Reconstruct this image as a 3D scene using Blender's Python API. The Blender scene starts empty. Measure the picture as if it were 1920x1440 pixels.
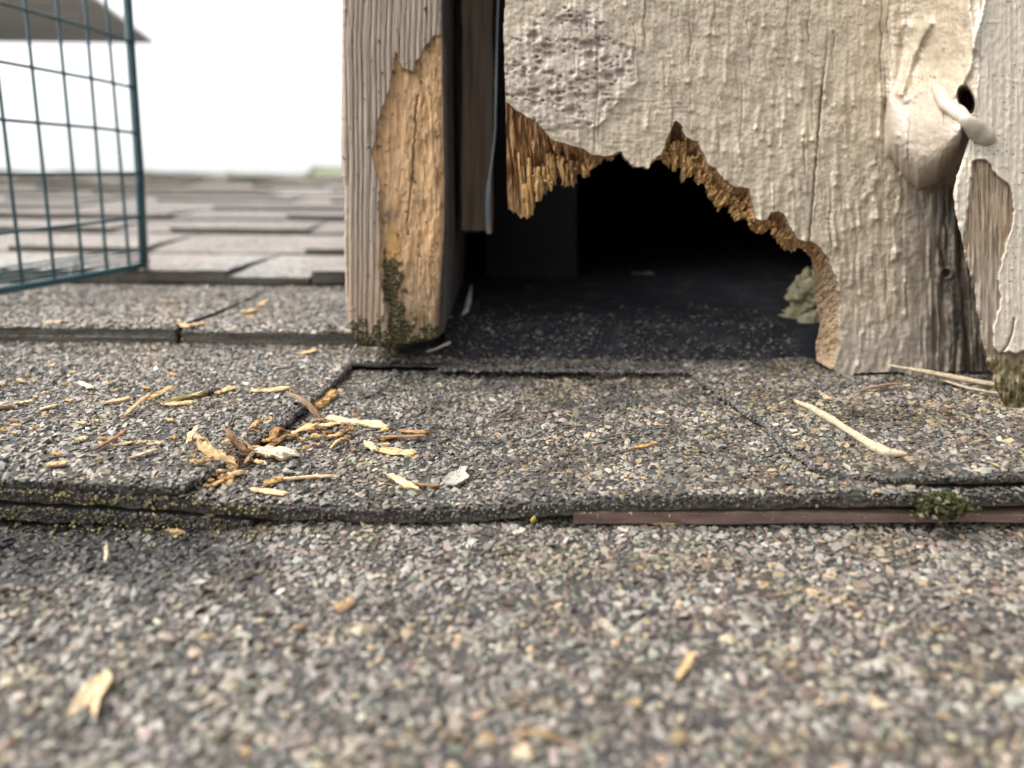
import bpy, math, random
import numpy as np
from mathutils import Matrix, Vector
rad = math.radians
rng = np.random.default_rng(7)
random.seed(7)
scene = bpy.context.scene
COL = scene.collection

# ------------------------------------------------------------------ camera, sky, sun, exposure
SLOPE = rad(9.0)                    # the roof rises away from the camera
CAM_H = 0.085                       # lens above the shingles, metres
FPX = 1442.0                        # focal length in photo pixels (1920 wide)
PITCH, ROLL = rad(8.15), rad(0.5)
cs, sn = math.cos(SLOPE), math.sin(SLOPE)
def roof2world(u, v, w):
    u, v, w = np.broadcast_arrays(np.asarray(u, float), np.asarray(v, float), np.asarray(w, float))
    return np.stack([u, v*cs - w*sn, v*sn + w*cs], -1)
CAM = roof2world(0, 0, CAM_H)
Mc = Matrix.Rotation(math.pi/2 - PITCH, 3, 'X') @ Matrix.Rotation(ROLL, 3, 'Z')
RC = np.array(Mc)
cam = bpy.data.cameras.new('camera')
cam.sensor_width = 36.0; cam.lens = FPX/1920*36
cam.clip_start = 0.005; cam.clip_end = 500
cam.dof.use_dof = True; cam.dof.focus_distance = 0.236; cam.dof.aperture_fstop = 8.6
camo = bpy.data.objects.new('camera', cam); COL.objects.link(camo)
camo.matrix_world = Matrix.Translation(Vector(CAM)) @ Mc.to_4x4()
scene.camera = camo

SUN_EL, SUN_AZ = rad(54), rad(264)  # azimuth clockwise from +Y: to the left of the camera
world = bpy.data.worlds.new('World'); scene.world = world; world.use_nodes = True
wn = world.node_tree; wn.nodes.clear()
sky = wn.nodes.new('ShaderNodeTexSky'); sky.sky_type = 'NISHITA'; sky.sun_disc = False
sky.sun_elevation = SUN_EL; sky.sun_rotation = SUN_AZ
sky.air_density = 1.0; sky.dust_density = 6.0; sky.ozone_density = 1.0
hs = wn.nodes.new('ShaderNodeHueSaturation'); hs.inputs['Saturation'].default_value = 0.08   # overcast: nearly white
bg = wn.nodes.new('ShaderNodeBackground'); bg.inputs['Strength'].default_value = 0.15
wo = wn.nodes.new('ShaderNodeOutputWorld')
wn.links.new(sky.outputs[0], hs.inputs['Color']); wn.links.new(hs.outputs[0], bg.inputs['Color']); wn.links.new(bg.outputs[0], wo.inputs[0])
sl = bpy.data.lights.new('sun', 'SUN'); sl.energy = 0.55; sl.angle = rad(22); sl.color = (1.0, 0.95, 0.86)
so = bpy.data.objects.new('sun', sl); COL.objects.link(so)
sd = Vector((math.sin(SUN_AZ)*math.cos(SUN_EL), math.cos(SUN_AZ)*math.cos(SUN_EL), math.sin(SUN_EL)))
so.rotation_euler = sd.to_track_quat('Z', 'Y').to_euler()
scene.view_settings.view_transform = 'Standard'; scene.view_settings.look = 'None'
scene.view_settings.gamma = 1.0; scene.view_settings.exposure = 1.38
scene.render.engine = 'CYCLES'
scene.cycles.max_bounces = 8

# ------------------------------------------------------------------ helpers
def ray(px, py):
    px = np.asarray(px, float); py = np.asarray(py, float)
    d = np.stack([(px-960)/FPX, (720-py)/FPX, -np.ones_like(px)], -1)
    return d @ RC.T
def at_depth(px, py, Y):            # point of the pixel's ray in the upright plane y = Y
    d = ray(px, py)
    t = (np.asarray(Y) - CAM[1]) / d[..., 1]
    return CAM + d * t[..., None]
def to_roof(P):
    return np.stack([P[..., 0], P[..., 1]*cs + P[..., 2]*sn, -P[..., 1]*sn + P[..., 2]*cs], -1)
def on_roof(px, py, w=0.0):         # (u, v) of the pixel's ray on the plane w metres above the roof
    d = to_roof(ray(px, py))
    t = (w - CAM_H) / d[..., 2]
    return d[..., 0]*t, d[..., 1]*t
def at_v(px, py, v):                # (u, w) of the pixel's ray at distance v up the roof
    d = to_roof(ray(px, py))
    t = v / d[..., 1]
    return d[..., 0]*t, CAM_H + d[..., 2]*t
def project(P):
    c = (P - CAM) @ RC
    return 960 + FPX*c[..., 0]/-c[..., 2], 720 - FPX*c[..., 1]/-c[..., 2]

PERM = rng.permutation(512); PERM = np.concatenate([PERM, PERM])
GA = rng.uniform(0, 2*math.pi, 512)
def noise(x, y, seed=0):
    x = np.asarray(x, float) + seed*17.31; y = np.asarray(y, float) + seed*9.77
    x, y = np.broadcast_arrays(x, y)
    xi = np.floor(x).astype(int); yi = np.floor(y).astype(int)
    fx = x-xi; fy = y-yi
    sx = fx*fx*fx*(fx*(fx*6-15)+10); sy = fy*fy*fy*(fy*(fy*6-15)+10)
    def g(i, j, dx, dy):
        a = GA[PERM[(PERM[i & 511] + j) & 511]]
        return np.cos(a)*dx + np.sin(a)*dy
    n0 = g(xi, yi, fx, fy); n1 = g(xi+1, yi, fx-1, fy)
    n2 = g(xi, yi+1, fx, fy-1); n3 = g(xi+1, yi+1, fx-1, fy-1)
    a = n0 + (n1-n0)*sx; b = n2 + (n3-n2)*sx
    return (a + (b-a)*sy) * 1.5
def fbm(x, y, o=4, seed=0):
    s = 0; a = 1.0
    for i in range(o):
        s = s + a*noise(np.asarray(x)*2**i, np.asarray(y)*2**i, seed+i*3); a *= 0.5
    return s
def sstep(a, b, x):
    t = np.clip((x-a)/(b-a), 0, 1); return t*t*(3-2*t)
def mix(a, b, t):
    return a*(1-t[..., None]) + np.asarray(b)*t[..., None]
def seg_dist(x, y, pts):
    pts = np.asarray(pts, float); d = np.full(np.shape(x), 1e9)
    for (ax, ay), (bx, by) in zip(pts[:-1], pts[1:]):
        ex, ey = bx-ax, by-ay; L = ex*ex+ey*ey+1e-9
        t = np.clip(((x-ax)*ex+(y-ay)*ey)/L, 0, 1)
        d = np.minimum(d, np.hypot(x-ax-t*ex, y-ay-t*ey))
    return d
def sdf(x, y, poly, nearest=False):  # positive inside
    p = np.asarray(poly, float); q = np.roll(p, -1, 0)
    x = np.asarray(x, float); y = np.asarray(y, float)
    best = np.full(x.shape, 1e18); nx = np.zeros(x.shape); ny = np.zeros(x.shape); ins = np.zeros(x.shape, bool)
    for (ax, ay), (bx, by) in zip(p, q):
        ex, ey = bx-ax, by-ay; L = ex*ex+ey*ey+1e-12
        t = np.clip(((x-ax)*ex+(y-ay)*ey)/L, 0, 1)
        cx = ax+t*ex; cy = ay+t*ey; d = (x-cx)**2+(y-cy)**2
        m = d < best
        best = np.where(m, d, best)
        if nearest: nx = np.where(m, cx, nx); ny = np.where(m, cy, ny)
        c = ((ay > y) != (by > y))
        if ey != 0: ins ^= c & (x < (bx-ax)*(y-ay)/ey + ax)
    d = np.sqrt(best); d = np.where(ins, d, -d)
    return (d, nx, ny) if nearest else d
def dense(pts, step):
    pts = np.asarray(pts, float); out = []
    for a, b in zip(pts[:-1], pts[1:]):
        n = max(1, int(np.hypot(*(b-a)[:2])/step))
        out += [a+(b-a)*i/n for i in range(n)]
    out.append(pts[-1]); return np.array(out)
def arc(pts, n):
    pts = np.asarray(pts, float)
    s = np.concatenate([[0], np.cumsum(np.linalg.norm(np.diff(pts, axis=0), axis=1))])
    t = np.linspace(0, s[-1], n)
    return np.stack([np.interp(t, s, pts[:, k]) for k in range(pts.shape[1])], -1)

def mesh_obj(name, V, faces, mat=None, parent=None, cols=None, smooth=True, mats=None, fmat=None):
    """V n x 3, faces: list of (m x k) int arrays"""
    me = bpy.data.meshes.new(name)
    V = np.asarray(V, float)
    faces = [np.asarray(f, np.int32) for f in (faces if isinstance(faces, list) else [faces]) if len(f)]
    me.vertices.add(len(V)); me.vertices.foreach_set('co', V.astype(np.float32).ravel())
    nl = sum(f.size for f in faces); npoly = sum(len(f) for f in faces)
    me.loops.add(nl); me.polygons.add(npoly)
    me.loops.foreach_set('vertex_index', np.concatenate([f.ravel() for f in faces]))
    tot = np.concatenate([np.full(len(f), f.shape[1], np.int32) for f in faces])
    st = np.concatenate([[0], np.cumsum(tot)[:-1]]).astype(np.int32)
    me.polygons.foreach_set('loop_start', st)
    me.polygons.foreach_set('use_smooth', np.full(npoly, smooth))
    if fmat is not None: me.polygons.foreach_set('material_index', np.asarray(fmat, np.int32))
    me.update(calc_edges=True); me.validate()
    if cols is not None:
        a = me.attributes.new('col', 'FLOAT_COLOR', 'POINT')
        c = np.ones((len(V), 4), np.float32); c[:, :3] = np.clip(cols, 0, 1)
        a.data.foreach_set('color', c.ravel())
    for m in (mats or ([mat] if mat else [])): me.materials.append(m)
    o = bpy.data.objects.new(name, me); COL.objects.link(o)
    if parent: o.parent = parent
    return o
def tag(o, label=None, cat=None, group=None, kind=None):
    if label: o['label'] = label
    if cat: o['category'] = cat
    if group: o['group'] = group
    if kind: o['kind'] = kind
    return o
def thing(name, label, cat, loc=None, group=None):
    o = bpy.data.objects.new(name, None); COL.objects.link(o); o.empty_display_size = 0.01
    return tag(o, label, cat, group)
def grid_faces(n, m, off=0, flip=False):   # n rows x m columns
    i = np.arange(n-1)[:, None]*m + np.arange(m-1)[None, :] + off
    f = np.stack([i, i+1, i+m+1, i+m], -1).reshape(-1, 4)
    return f[:, ::-1] if flip else f

def tube(pts, radii, seg=8, cap=True):
    pts = np.asarray(pts, float); n = len(pts); radii = np.broadcast_to(np.asarray(radii, float), (n,))
    T = np.gradient(pts, axis=0); T /= np.linalg.norm(T, axis=1)[:, None]+1e-12
    ref = np.array([0, 0, 1.0]) if abs(T[:, 2]).mean() < 0.8 else np.array([0, 1.0, 0])
    A = np.cross(T, ref); A /= np.linalg.norm(A, axis=1)[:, None]+1e-12
    B = np.cross(T, A); an = np.linspace(0, 2*math.pi, seg, endpoint=False)
    V = pts[:, None]+radii[:, None, None]*(np.cos(an)[None, :, None]*A[:, None]+np.sin(an)[None, :, None]*B[:, None])
    V = V.reshape(-1, 3)
    i = np.arange(n-1)[:, None]*seg; j = np.arange(seg)[None]
    F = np.stack([i+j, i+(j+1) % seg, i+seg+(j+1) % seg, i+seg+j], -1).reshape(-1, 4)
    caps = []
    if cap:
        V = np.concatenate([V, pts[:1], pts[-1:]])
        k = len(V)
        caps = [[k-2, (q+1) % seg, q] for q in range(seg)] + [[k-1, (n-1)*seg+q, (n-1)*seg+(q+1) % seg] for q in range(seg)]
    return V, F, np.array(caps, int).reshape(-1, 3)
def join(parts):
    V = []; F4 = []; F3 = []; o = 0
    for v, f4, f3 in parts:
        V.append(v); F4.append(np.asarray(f4, int).reshape(-1, 4)+o); F3.append(np.asarray(f3, int).reshape(-1, 3)+o); o += len(v)
    return np.concatenate(V), [np.concatenate(F4), np.concatenate(F3)]
def box(lo, hi):
    x0, y0, z0 = lo; x1, y1, z1 = hi
    V = np.array([[x0, y0, z0], [x1, y0, z0], [x1, y1, z0], [x0, y1, z0], [x0, y0, z1], [x1, y0, z1], [x1, y1, z1], [x0, y1, z1]])
    F = np.array([[0, 3, 2, 1], [4, 5, 6, 7], [0, 1, 5, 4], [1, 2, 6, 5], [2, 3, 7, 6], [3, 0, 4, 7]])
    return V, F, np.zeros((0, 3), int)

# ------------------------------------------------------------------ materials
def new_mat(name):
    m = bpy.data.materials.new(name); m.use_nodes = True
    nt = m.node_tree; b = nt.nodes['Principled BSDF']
    return m, nt, b
def bump_chain(nt, b, layers, coord='Object'):
    """layers: (type, scale(xyz), strength, distance)"""
    tc = nt.nodes.new('ShaderNodeTexCoord'); prev = None
    for typ, sc, st, dist in layers:
        mp = nt.nodes.new('ShaderNodeMapping'); mp.inputs['Scale'].default_value = sc
        nt.links.new(tc.outputs[coord], mp.inputs['Vector'])
        if typ == 'noise':
            t = nt.nodes.new('ShaderNodeTexNoise'); t.inputs['Scale'].default_value = 1; t.inputs['Detail'].default_value = 4; out = t.outputs['Fac']
        else:
            t = nt.nodes.new('ShaderNodeTexVoronoi'); t.inputs['Scale'].default_value = 1; out = t.outputs['Distance']
        nt.links.new(mp.outputs[0], t.inputs['Vector'])
        bp = nt.nodes.new('ShaderNodeBump'); bp.inputs['Strength'].default_value = st; bp.inputs['Distance'].default_value = dist
        if typ != 'noise': bp.invert = True
        nt.links.new(out, bp.inputs['Height'])
        if prev: nt.links.new(prev.outputs[0], bp.inputs['Normal'])
        prev = bp
    nt.links.new(prev.outputs[0], b.inputs['Normal'])
def vcol_mat(name, rough=0.7, spec=0.3, bumps=(), vary=0.0, vscale=(600, 600, 600)):
    m, nt, b = new_mat(name)
    at = nt.nodes.new('ShaderNodeAttribute'); at.attribute_name = 'col'
    src = at.outputs['Color']
    if vary:
        tc = nt.nodes.new('ShaderNodeTexCoord'); mp = nt.nodes.new('ShaderNodeMapping'); mp.inputs['Scale'].default_value = vscale
        nz = nt.nodes.new('ShaderNodeTexNoise'); nz.inputs['Scale'].default_value = 1; nz.inputs['Detail'].default_value = 5
        mr = nt.nodes.new('ShaderNodeMapRange'); mr.inputs['From Min'].default_value = 0.3; mr.inputs['From Max'].default_value = 0.7
        mr.inputs['To Min'].default_value = 1-vary; mr.inputs['To Max'].default_value = 1+vary
        mx = nt.nodes.new('ShaderNodeVectorMath'); mx.operation = 'SCALE'
        nt.links.new(tc.outputs['Object'], mp.inputs[0]); nt.links.new(mp.outputs[0], nz.inputs['Vector']); nt.links.new(nz.outputs['Fac'], mr.inputs['Value'])
        nt.links.new(src, mx.inputs[0]); nt.links.new(mr.outputs[0], mx.inputs['Scale']); src = mx.outputs[0]
    nt.links.new(src, b.inputs['Base Color'])
    b.inputs['Roughness'].default_value = rough; b.inputs['Specular IOR Level'].default_value = spec
    if bumps: bump_chain(nt, b, bumps)
    return m
def flat_mat(name, col, rough=0.6, metal=0.0, spec=0.4, vary=0.25, vscale=(120, 120, 120), bumps=(('noise', (900, 900, 900), 0.3, 0.0003),)):
    m, nt, b = new_mat(name)
    tc = nt.nodes.new('ShaderNodeTexCoord'); mp = nt.nodes.new('ShaderNodeMapping'); mp.inputs['Scale'].default_value = vscale
    nz = nt.nodes.new('ShaderNodeTexNoise'); nz.inputs['Scale'].default_value = 1; nz.inputs['Detail'].default_value = 6
    cr = nt.nodes.new('ShaderNodeValToRGB')
    c = np.array(col)
    cr.color_ramp.elements[0].position = 0.3; cr.color_ramp.elements[0].color = (*np.clip(c*(1-vary), 0, 1), 1)
    cr.color_ramp.elements[1].position = 0.7; cr.color_ramp.elements[1].color = (*np.clip(c*(1+vary), 0, 1), 1)
    nt.links.new(tc.outputs['Object'], mp.inputs[0]); nt.links.new(mp.outputs[0], nz.inputs['Vector']); nt.links.new(nz.outputs['Fac'], cr.inputs[0])
    nt.links.new(cr.outputs[0], b.inputs['Base Color'])
    b.inputs['Roughness'].default_value = rough; b.inputs['Metallic'].default_value = metal; b.inputs['Specular IOR Level'].default_value = spec
    if bumps: bump_chain(nt, b, bumps)
    return m
M_gran = vcol_mat('mineral granules', 0.5, 0.42, vary=0.18, vscale=(1500, 1500, 1500))
M_asph = flat_mat('asphalt', (0.045, 0.042, 0.040), 0.75, vary=0.5, vscale=(500, 500, 500), bumps=(('noise', (1100, 1100, 1100), 0.8, 0.0008),))
M_edge = vcol_mat('cut asphalt edge', 0.8, 0.25, (('noise', (1600, 1600, 1600), 0.9, 0.0008),), vary=0.5, vscale=(900, 900, 900))
M_paint = vcol_mat('old cream paint', 0.40, 0.5, (('noise', (900, 900, 500), 0.35, 0.0006), ('noise', (2600, 2600, 2000), 0.25, 0.0002)), vary=0.06, vscale=(300, 300, 120))
M_wood = vcol_mat('bare wood', 0.78, 0.2, (('noise', (1400, 1400, 90), 0.5, 0.0007), ('noise', (3000, 3000, 900), 0.4, 0.0003)), vary=0.22, vscale=(1100, 1100, 60))
M_chew = vcol_mat('gnawed wood', 0.85, 0.15, (('noise', (1200, 1200, 400), 0.7, 0.0009),), vary=0.3, vscale=(900, 900, 250))
M_chip = vcol_mat('wood chip', 0.75, 0.2, (('noise', (1800, 1800, 1800), 0.5, 0.0004),), vary=0.18, vscale=(900, 900, 900))
M_cage = flat_mat('green coated wire', (0.022, 0.075, 0.088), 0.25, spec=0.7, vary=0.2)
M_strip = flat_mat('brown painted metal', (0.165, 0.105, 0.085), 0.7, vary=0.35, vscale=(120, 400, 400), bumps=(('noise', (2500, 2500, 2500), 0.4, 0.0003),))
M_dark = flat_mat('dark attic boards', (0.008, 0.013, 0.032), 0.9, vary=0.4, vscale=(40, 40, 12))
M_grey = flat_mat('weathered grey board', (0.17, 0.125, 0.09), 0.8, vary=0.4, vscale=(300, 60, 25))
M_metal = flat_mat('dull metal', (0.20, 0.21, 0.22), 0.5, metal=0.3, vary=0.5, vscale=(60, 60, 30))
M_white = flat_mat('pale caulk', (0.62, 0.58, 0.52), 0.5, vary=0.15)
M_insul = flat_mat('insulation', (0.36, 0.34, 0.21), 1.0, vary=0.3, vscale=(200, 200, 200), bumps=(('noise', (400, 400, 400), 1.0, 0.003),))
M_twig = flat_mat('dry stalk', (0.42, 0.34, 0.23), 0.8, vary=0.3, vscale=(900, 900, 900), bumps=(('noise', (2000, 2000, 2000), 0.7, 0.0005),))
M_paleflake = flat_mat('paint flake', (0.33, 0.30, 0.255), 0.8, vary=0.2, vscale=(500, 500, 500))
M_moss = vcol_mat('moss', 0.95, 0.1, vary=0.3, vscale=(900, 900, 900))
M_soffit = flat_mat('grey painted soffit', (0.52, 0.50, 0.49), 0.8, vary=0.12, vscale=(2, 30, 2), bumps=(('noise', (3, 40, 3), 0.5, 0.01),))
M_thread = flat_mat('spider thread', (0.7, 0.7, 0.7), 0.4, vary=0.05, bumps=())
def far_shingle_mat():
    m, nt, b = new_mat('far shingles')
    L = nt.links; N = nt.nodes
    tc = N.new('ShaderNodeTexCoord'); at = N.new('ShaderNodeAttribute'); at.attribute_name = 'col'
    vo = N.new('ShaderNodeTexVoronoi'); vo.inputs['Scale'].default_value = 420
    L.new(tc.outputs['Object'], vo.inputs['Vector'])
    sp = N.new('ShaderNodeSeparateColor'); L.new(vo.outputs['Color'], sp.inputs[0])
    cr = N.new('ShaderNodeValToRGB'); e = cr.color_ramp.elements
    e[0].position = 0; e[0].color = (.10, .095, .09, 1); e[1].position = 1; e[1].color = (.62, .54, .42, 1)
    for p, c in ((.25, (.21, .20, .19, 1)), (.45, (.27, .24, .235, 1)), (.65, (.31, .31, .29, 1)), (.85, (.38, .35, .33, 1))):
        k = e.new(p); k.color = c
    cr.color_ramp.interpolation = 'CONSTANT'
    L.new(sp.outputs[0], cr.inputs[0])
    mx = N.new('ShaderNodeMix'); mx.data_type = 'RGBA'; mx.blend_type = 'MULTIPLY'; mx.inputs['Factor'].default_value = 1
    L.new(cr.outputs[0], mx.inputs['A']); L.new(at.outputs['Color'], mx.inputs['B']); L.new(mx.outputs['Result'], b.inputs['Base Color'])
    b.inputs['Roughness'].default_value = 0.7
    bp = N.new('ShaderNodeBump'); bp.invert = True; bp.inputs['Strength'].default_value = 0.8; bp.inputs['Distance'].default_value = 0.0012
    L.new(vo.outputs['Distance'], bp.inputs['Height']); L.new(bp.outputs[0], b.inputs['Normal'])
    return m
M_far = far_shingle_mat()

# ------------------------------------------------------------------ granules
t_ = (1+5**.5)/2
ICO = np.array([[-1, t_, 0], [1, t_, 0], [-1, -t_, 0], [1, -t_, 0], [0, -1, t_], [0, 1, t_], [0, -1, -t_], [0, 1, -t_], [t_, 0, -1], [t_, 0, 1], [-t_, 0, -1], [-t_, 0, 1]])/math.hypot(1, t_)
ICF = np.array([[0, 11, 5], [0, 5, 1], [0, 1, 7], [0, 7, 10], [0, 10, 11], [1, 5, 9], [5, 11, 4], [11, 10, 2], [10, 7, 6], [7, 1, 8], [3, 9, 4], [3, 4, 2], [3, 2, 6], [3, 6, 8], [3, 8, 9], [4, 9, 5], [2, 4, 11], [6, 2, 10], [8, 6, 7], [9, 8, 1]])
PAL = np.array([[.27, .25, .23], [.20, .19, .18], [.34, .32, .30], [.235, .245, .225], [.30, .31, .285], [.085, .08, .078], [.17, .128, .12], [.27, .235, .22], [.41, .32, .205], [.44, .37, .27], [.48, .46, .42], [.15, .14, .13]])
GT = np.array([1.05, .985, .89])*.67
PW = np.array([.21, .17, .13, .10, .06, .10, .06, .06, .014, .02, .035, .10])
BXV = np.array([[x, y, z] for x in (-1, 1) for y in (-1, 1) for z in (-1, 1)])*.62
BXF = np.array([[0, 1, 3], [0, 3, 2], [4, 6, 7], [4, 7, 5], [0, 4, 5], [0, 5, 1], [2, 3, 7], [2, 7, 6], [0, 2, 6], [0, 6, 4], [1, 5, 7], [1, 7, 3]])
def granule_mesh(name, parent, u, v, w, size, col, flat=(.24, .5), tilt=.30):
    n = len(u); kk = (rng.random(n) < .55)
    P0 = np.where(kk[:, None, None], np.concatenate([BXV, BXV[:4]])[None], ICO[None])
    S = np.stack([size*rng.uniform(.75, 1.35, n), size*rng.uniform(.55, 1.0, n), size*rng.uniform(*flat, n)], -1)*.5
    P = P0*rng.uniform(.70, 1.2, (n, 12, 1)) + rng.normal(0, .13, (n, 12, 3))
    P = P*S[:, None]
    a = rng.uniform(0, 2*math.pi, n); tx = rng.normal(0, tilt, n); ty = rng.normal(0, tilt, n)
    ca, sa = np.cos(a), np.sin(a)
    x = P[..., 0]*ca[:, None]-P[..., 1]*sa[:, None]; y = P[..., 0]*sa[:, None]+P[..., 1]*ca[:, None]; z = P[..., 2]
    y, z = y*np.cos(tx)[:, None]-z*np.sin(tx)[:, None], y*np.sin(tx)[:, None]+z*np.cos(tx)[:, None]
    x, z = x*np.cos(ty)[:, None]+z*np.sin(ty)[:, None], -x*np.sin(ty)[:, None]+z*np.cos(ty)[:, None]
    V = roof2world(u[:, None]+x, v[:, None]+y, w[:, None]+z+S[:, 2:3]*.35)
    V[kk, 8:] = V[kk, :4]
    b = 12*np.arange(n)[:, None, None]
    F = np.concatenate([(ICF[None]+b[~kk]).reshape(-1, 3), (BXF[None]+b[kk]).reshape(-1, 3)])
    o = mesh_obj(name, V.reshape(-1, 3), [F], M_gran, parent, np.repeat(col, 12, 0), smooth=False)
    o['kind'] = 'stuff'
    return o
def hexpts(u0, u1, v0, v1, s, jit=.42):
    nu = int((u1-u0)/s)+1; nv = int((v1-v0)/(s*.866))+1
    U, Vv = np.meshgrid(np.arange(nu)*s+u0, np.arange(nv)*s*.866+v0)
    U = U+(np.arange(nv) % 2)[:, None]*s*.5
    return (U+rng.uniform(-jit, jit, U.shape)*s).ravel(), (Vv+rng.uniform(-jit, jit, U.shape)*s).ravel()
def granule_cols(px, py, dark=None):
    n = len(px)
    # warm tan grains gather on the sheltered right half of the tabs
    tan = sstep(900, 1250, px)*sstep(1000, 900, py)*sstep(640, 730, py) + .15*sstep(1000, 1100, py)*sstep(500, 900, px)
    W = PW[None]*np.ones((n, 1)); W[:, 8] += .10*tan; W[:, 9] += .07*tan; W[:, 3] += .06*tan
    mar = sstep(980, 1060, py)*sstep(900, 1500, px); W[:, 6] += .06*mar; W[:, 7] += .06*mar
    W /= W.sum(1, keepdims=True); C = np.cumsum(W, 1)
    k = (rng.uniform(0, 1, n)[:, None] > C).sum(1).clip(0, 11)
    c = PAL[k]*GT*rng.uniform(.7, 1.3, (n, 1))*(1+rng.normal(0, .03, (n, 3)))
    c = c*(1+.26*fbm(px/150, py/55, 3, 331))[:, None]
    c = c*np.array([1, .97, .90])**(2*sstep(0, .6, fbm(px/200, py/70, 2, 333)))[:, None]
    if dark is not None: c = c*dark[:, None]
    return c
def in_view(u, v, w, m=220, mt=1560):
    px, py = project(roof2world(u, v, w))
    return (px > -m) & (px < 1920+m) & (py < mt) & (py > -100), px, py

# ------------------------------------------------------------------ the near courses of the roof
VB, EXP = 0.183, 0.143
def wtrace(pts, v):
    p = np.array(pts, float); u, w = at_v(p[:, 0], p[:, 1], v); return u, w
TL = wtrace([(-900, 868), (0, 897), (120, 903), (250, 908), (335, 911)], VB)
LA = wtrace([(-900, 880), (0, 914), (300, 929), (400, 938), (480, 945), (600, 951), (700, 954), (850, 954), (950, 949), (1060, 939), (1200, 934), (1300, 929), (1600, 926), (1920, 922), (2600, 915)], VB-.0006)
tr_p = np.array([(1540, 880), (1590, 893), (1660, 893), (1750, 891), (1920, 889), (2600, 880)], float); tr_v = np.array([.194, .192, .188, .1855, .184, .183])
tr_u, tr_w = at_v(tr_p[:, 0], tr_p[:, 1], tr_v); TR = (tr_u, tr_w)
def vfR(u): return np.interp(u, tr_u, tr_v)
TH = wtrace([(-900, 924), (0, 949), (200, 957), (300, 963), (400, 970), (470, 977)], VB-.0012)
def und(u, v, a=.0005): return a*fbm(u*28, v*34, 2, 5)
def w_decay(tr, wb, k=.05):
    return lambda u, v: wb + (np.interp(u, *tr)-wb)*np.exp(-np.maximum(v-VB, -.002)/k) + und(u, v)
wTL = w_decay(TL, .0012, .06)
def wTR(u, v): return .0012+(np.interp(u, tr_u, tr_w)-.0012)*np.exp(-np.maximum(v-vfR(u), 0)/.05)+und(u, v)
def wLA(u, v):
    wb = -.0026+.0009*sstep(.02, .07, u)
    return wb+(np.interp(u, *LA)-wb)*np.exp(-np.maximum(v-VB, -.002)/.035)+und(u, v)
wTH = w_decay(TH, -.008, .05)
def wST(u, v): return .0009+und(u, v)
def wFG(u, v): return -.0105+.0055*np.maximum(0, VB-v)/EXP + und(u, v, .0007) - .0012*sstep(-.055, -.085, u)*sstep(VB-.03, VB, v)

def slot(pts, wf):
    p = dense(pts, 10); u, v = on_roof(p[:, 0], p[:, 1], 0.001)
    for _ in range(4): u, v = on_roof(p[:, 0], p[:, 1], wf(u, v))
    return u, v
sLu, sLv = slot([(333, 912), (352, 903), (380, 888), (425, 862), (470, 830), (545, 780), (600, 735), (640, 697), (660, 677)], wTL)
sRu, sRv = slot([(1592, 893), (1560, 884), (1530, 872), (1480, 838), (1430, 790), (1350, 738), (1305, 703), (1280, 684)], wTR)
sLv = np.maximum.accumulate(sLv); sRv = np.maximum.accumulate(sRv)
VS = float(min(sLv[-1], sRv[-1])); VT = VB+EXP+.03
uSL, uSR = float(sLu[-1]), float(sRu[-1])

def sheet(L, R, wf, thick, rows, cols, walls=('front',), jag=.0004, vfront=None):
    """ruled sheet between curve L and curve R (rows x 2, u v); returns V, faces, cols, fmat (0 asphalt top, 1 cut edge)"""
    L = np.asarray(L, float); R = np.asarray(R, float); s = np.linspace(0, 1, cols)
    G = L[:, None]*(1-s[None, :, None]) + R[:, None]*s[None, :, None]
    u, v = G[..., 0].copy(), G[..., 1].copy()
    if vfront is not None: v = v+(vfront(u[0])-v[0])[None]*np.linspace(1, 0, rows)[:, None]**1.5
    v[0] += jag*fbm(u[0]*260, u[0]*0+3, 3, 2)
    w = wf(u, v)
    rolled = np.exp(-np.maximum(v-v[0:1], 0)/.0012); w = w-.0005*rolled
    V = [roof2world(u, v, w).reshape(-1, 3)]; F = [grid_faces(rows, cols)]; fm = [np.zeros((rows-1)*(cols-1), int)]
    C = [np.full((rows*cols, 3), .05)]; off = rows*cols
    def wall(uu, vv, ww, nu, nv):
        nonlocal off
        k = 5; z = np.linspace(0, 1, k)[:, None]
        q = .0005*fbm(uu*400+vv*300, np.linspace(0, 3, k)[:, None]+0*uu[None], 3, 4)
        th = thick*(1+.10*fbm(uu*60+vv*50, uu*0, 2, 8))
        V.append(roof2world(uu[None]+nu*q, vv[None]+nv*q+ .0004*z*0, ww[None]-z*th[None]).reshape(-1, 3))
        F.append(grid_faces(k, len(uu), off, True)); fm.append(np.ones((k-1)*(len(uu)-1), int))
        base = np.array([.085, .077, .066])+.04*fbm(uu*300+vv*300, z*2, 2)[..., None]
        base[-1] = np.array([.14, .12, .075])*(0.6+.4*np.clip(fbm(uu*90, uu*0, 3, 3), -1, 1))[:, None].clip(0, 1)
        C.append(base.reshape(-1, 3)); off += k*len(uu)
    if 'front' in walls: wall(u[0], v[0], w[0], 0, -1)
    if 'right' in walls: wall(u[:, -1], v[:, -1], w[:, -1], 1, 0)
    if 'left' in walls: wall(u[::-1, 0], v[::-1, 0], w[::-1, 0], -1, 0)
    return np.concatenate(V), F, np.concatenate(C), np.concatenate(fm)
def sheets_obj(name, parent, shs):
    V = []; F = []; C = []; fm = []; o = 0
    for v, f, c, m in shs:
        V.append(v); F += [q+o for q in f]; C.append(c); fm.append(m); o += len(v)
    return mesh_obj(name, np.concatenate(V), F, None, parent, np.concatenate(C), True, [M_asph, M_edge], np.concatenate(fm))

SH = 'asphalt shingles laid in courses on the roof'
UL, UR = -.36, .40
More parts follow.
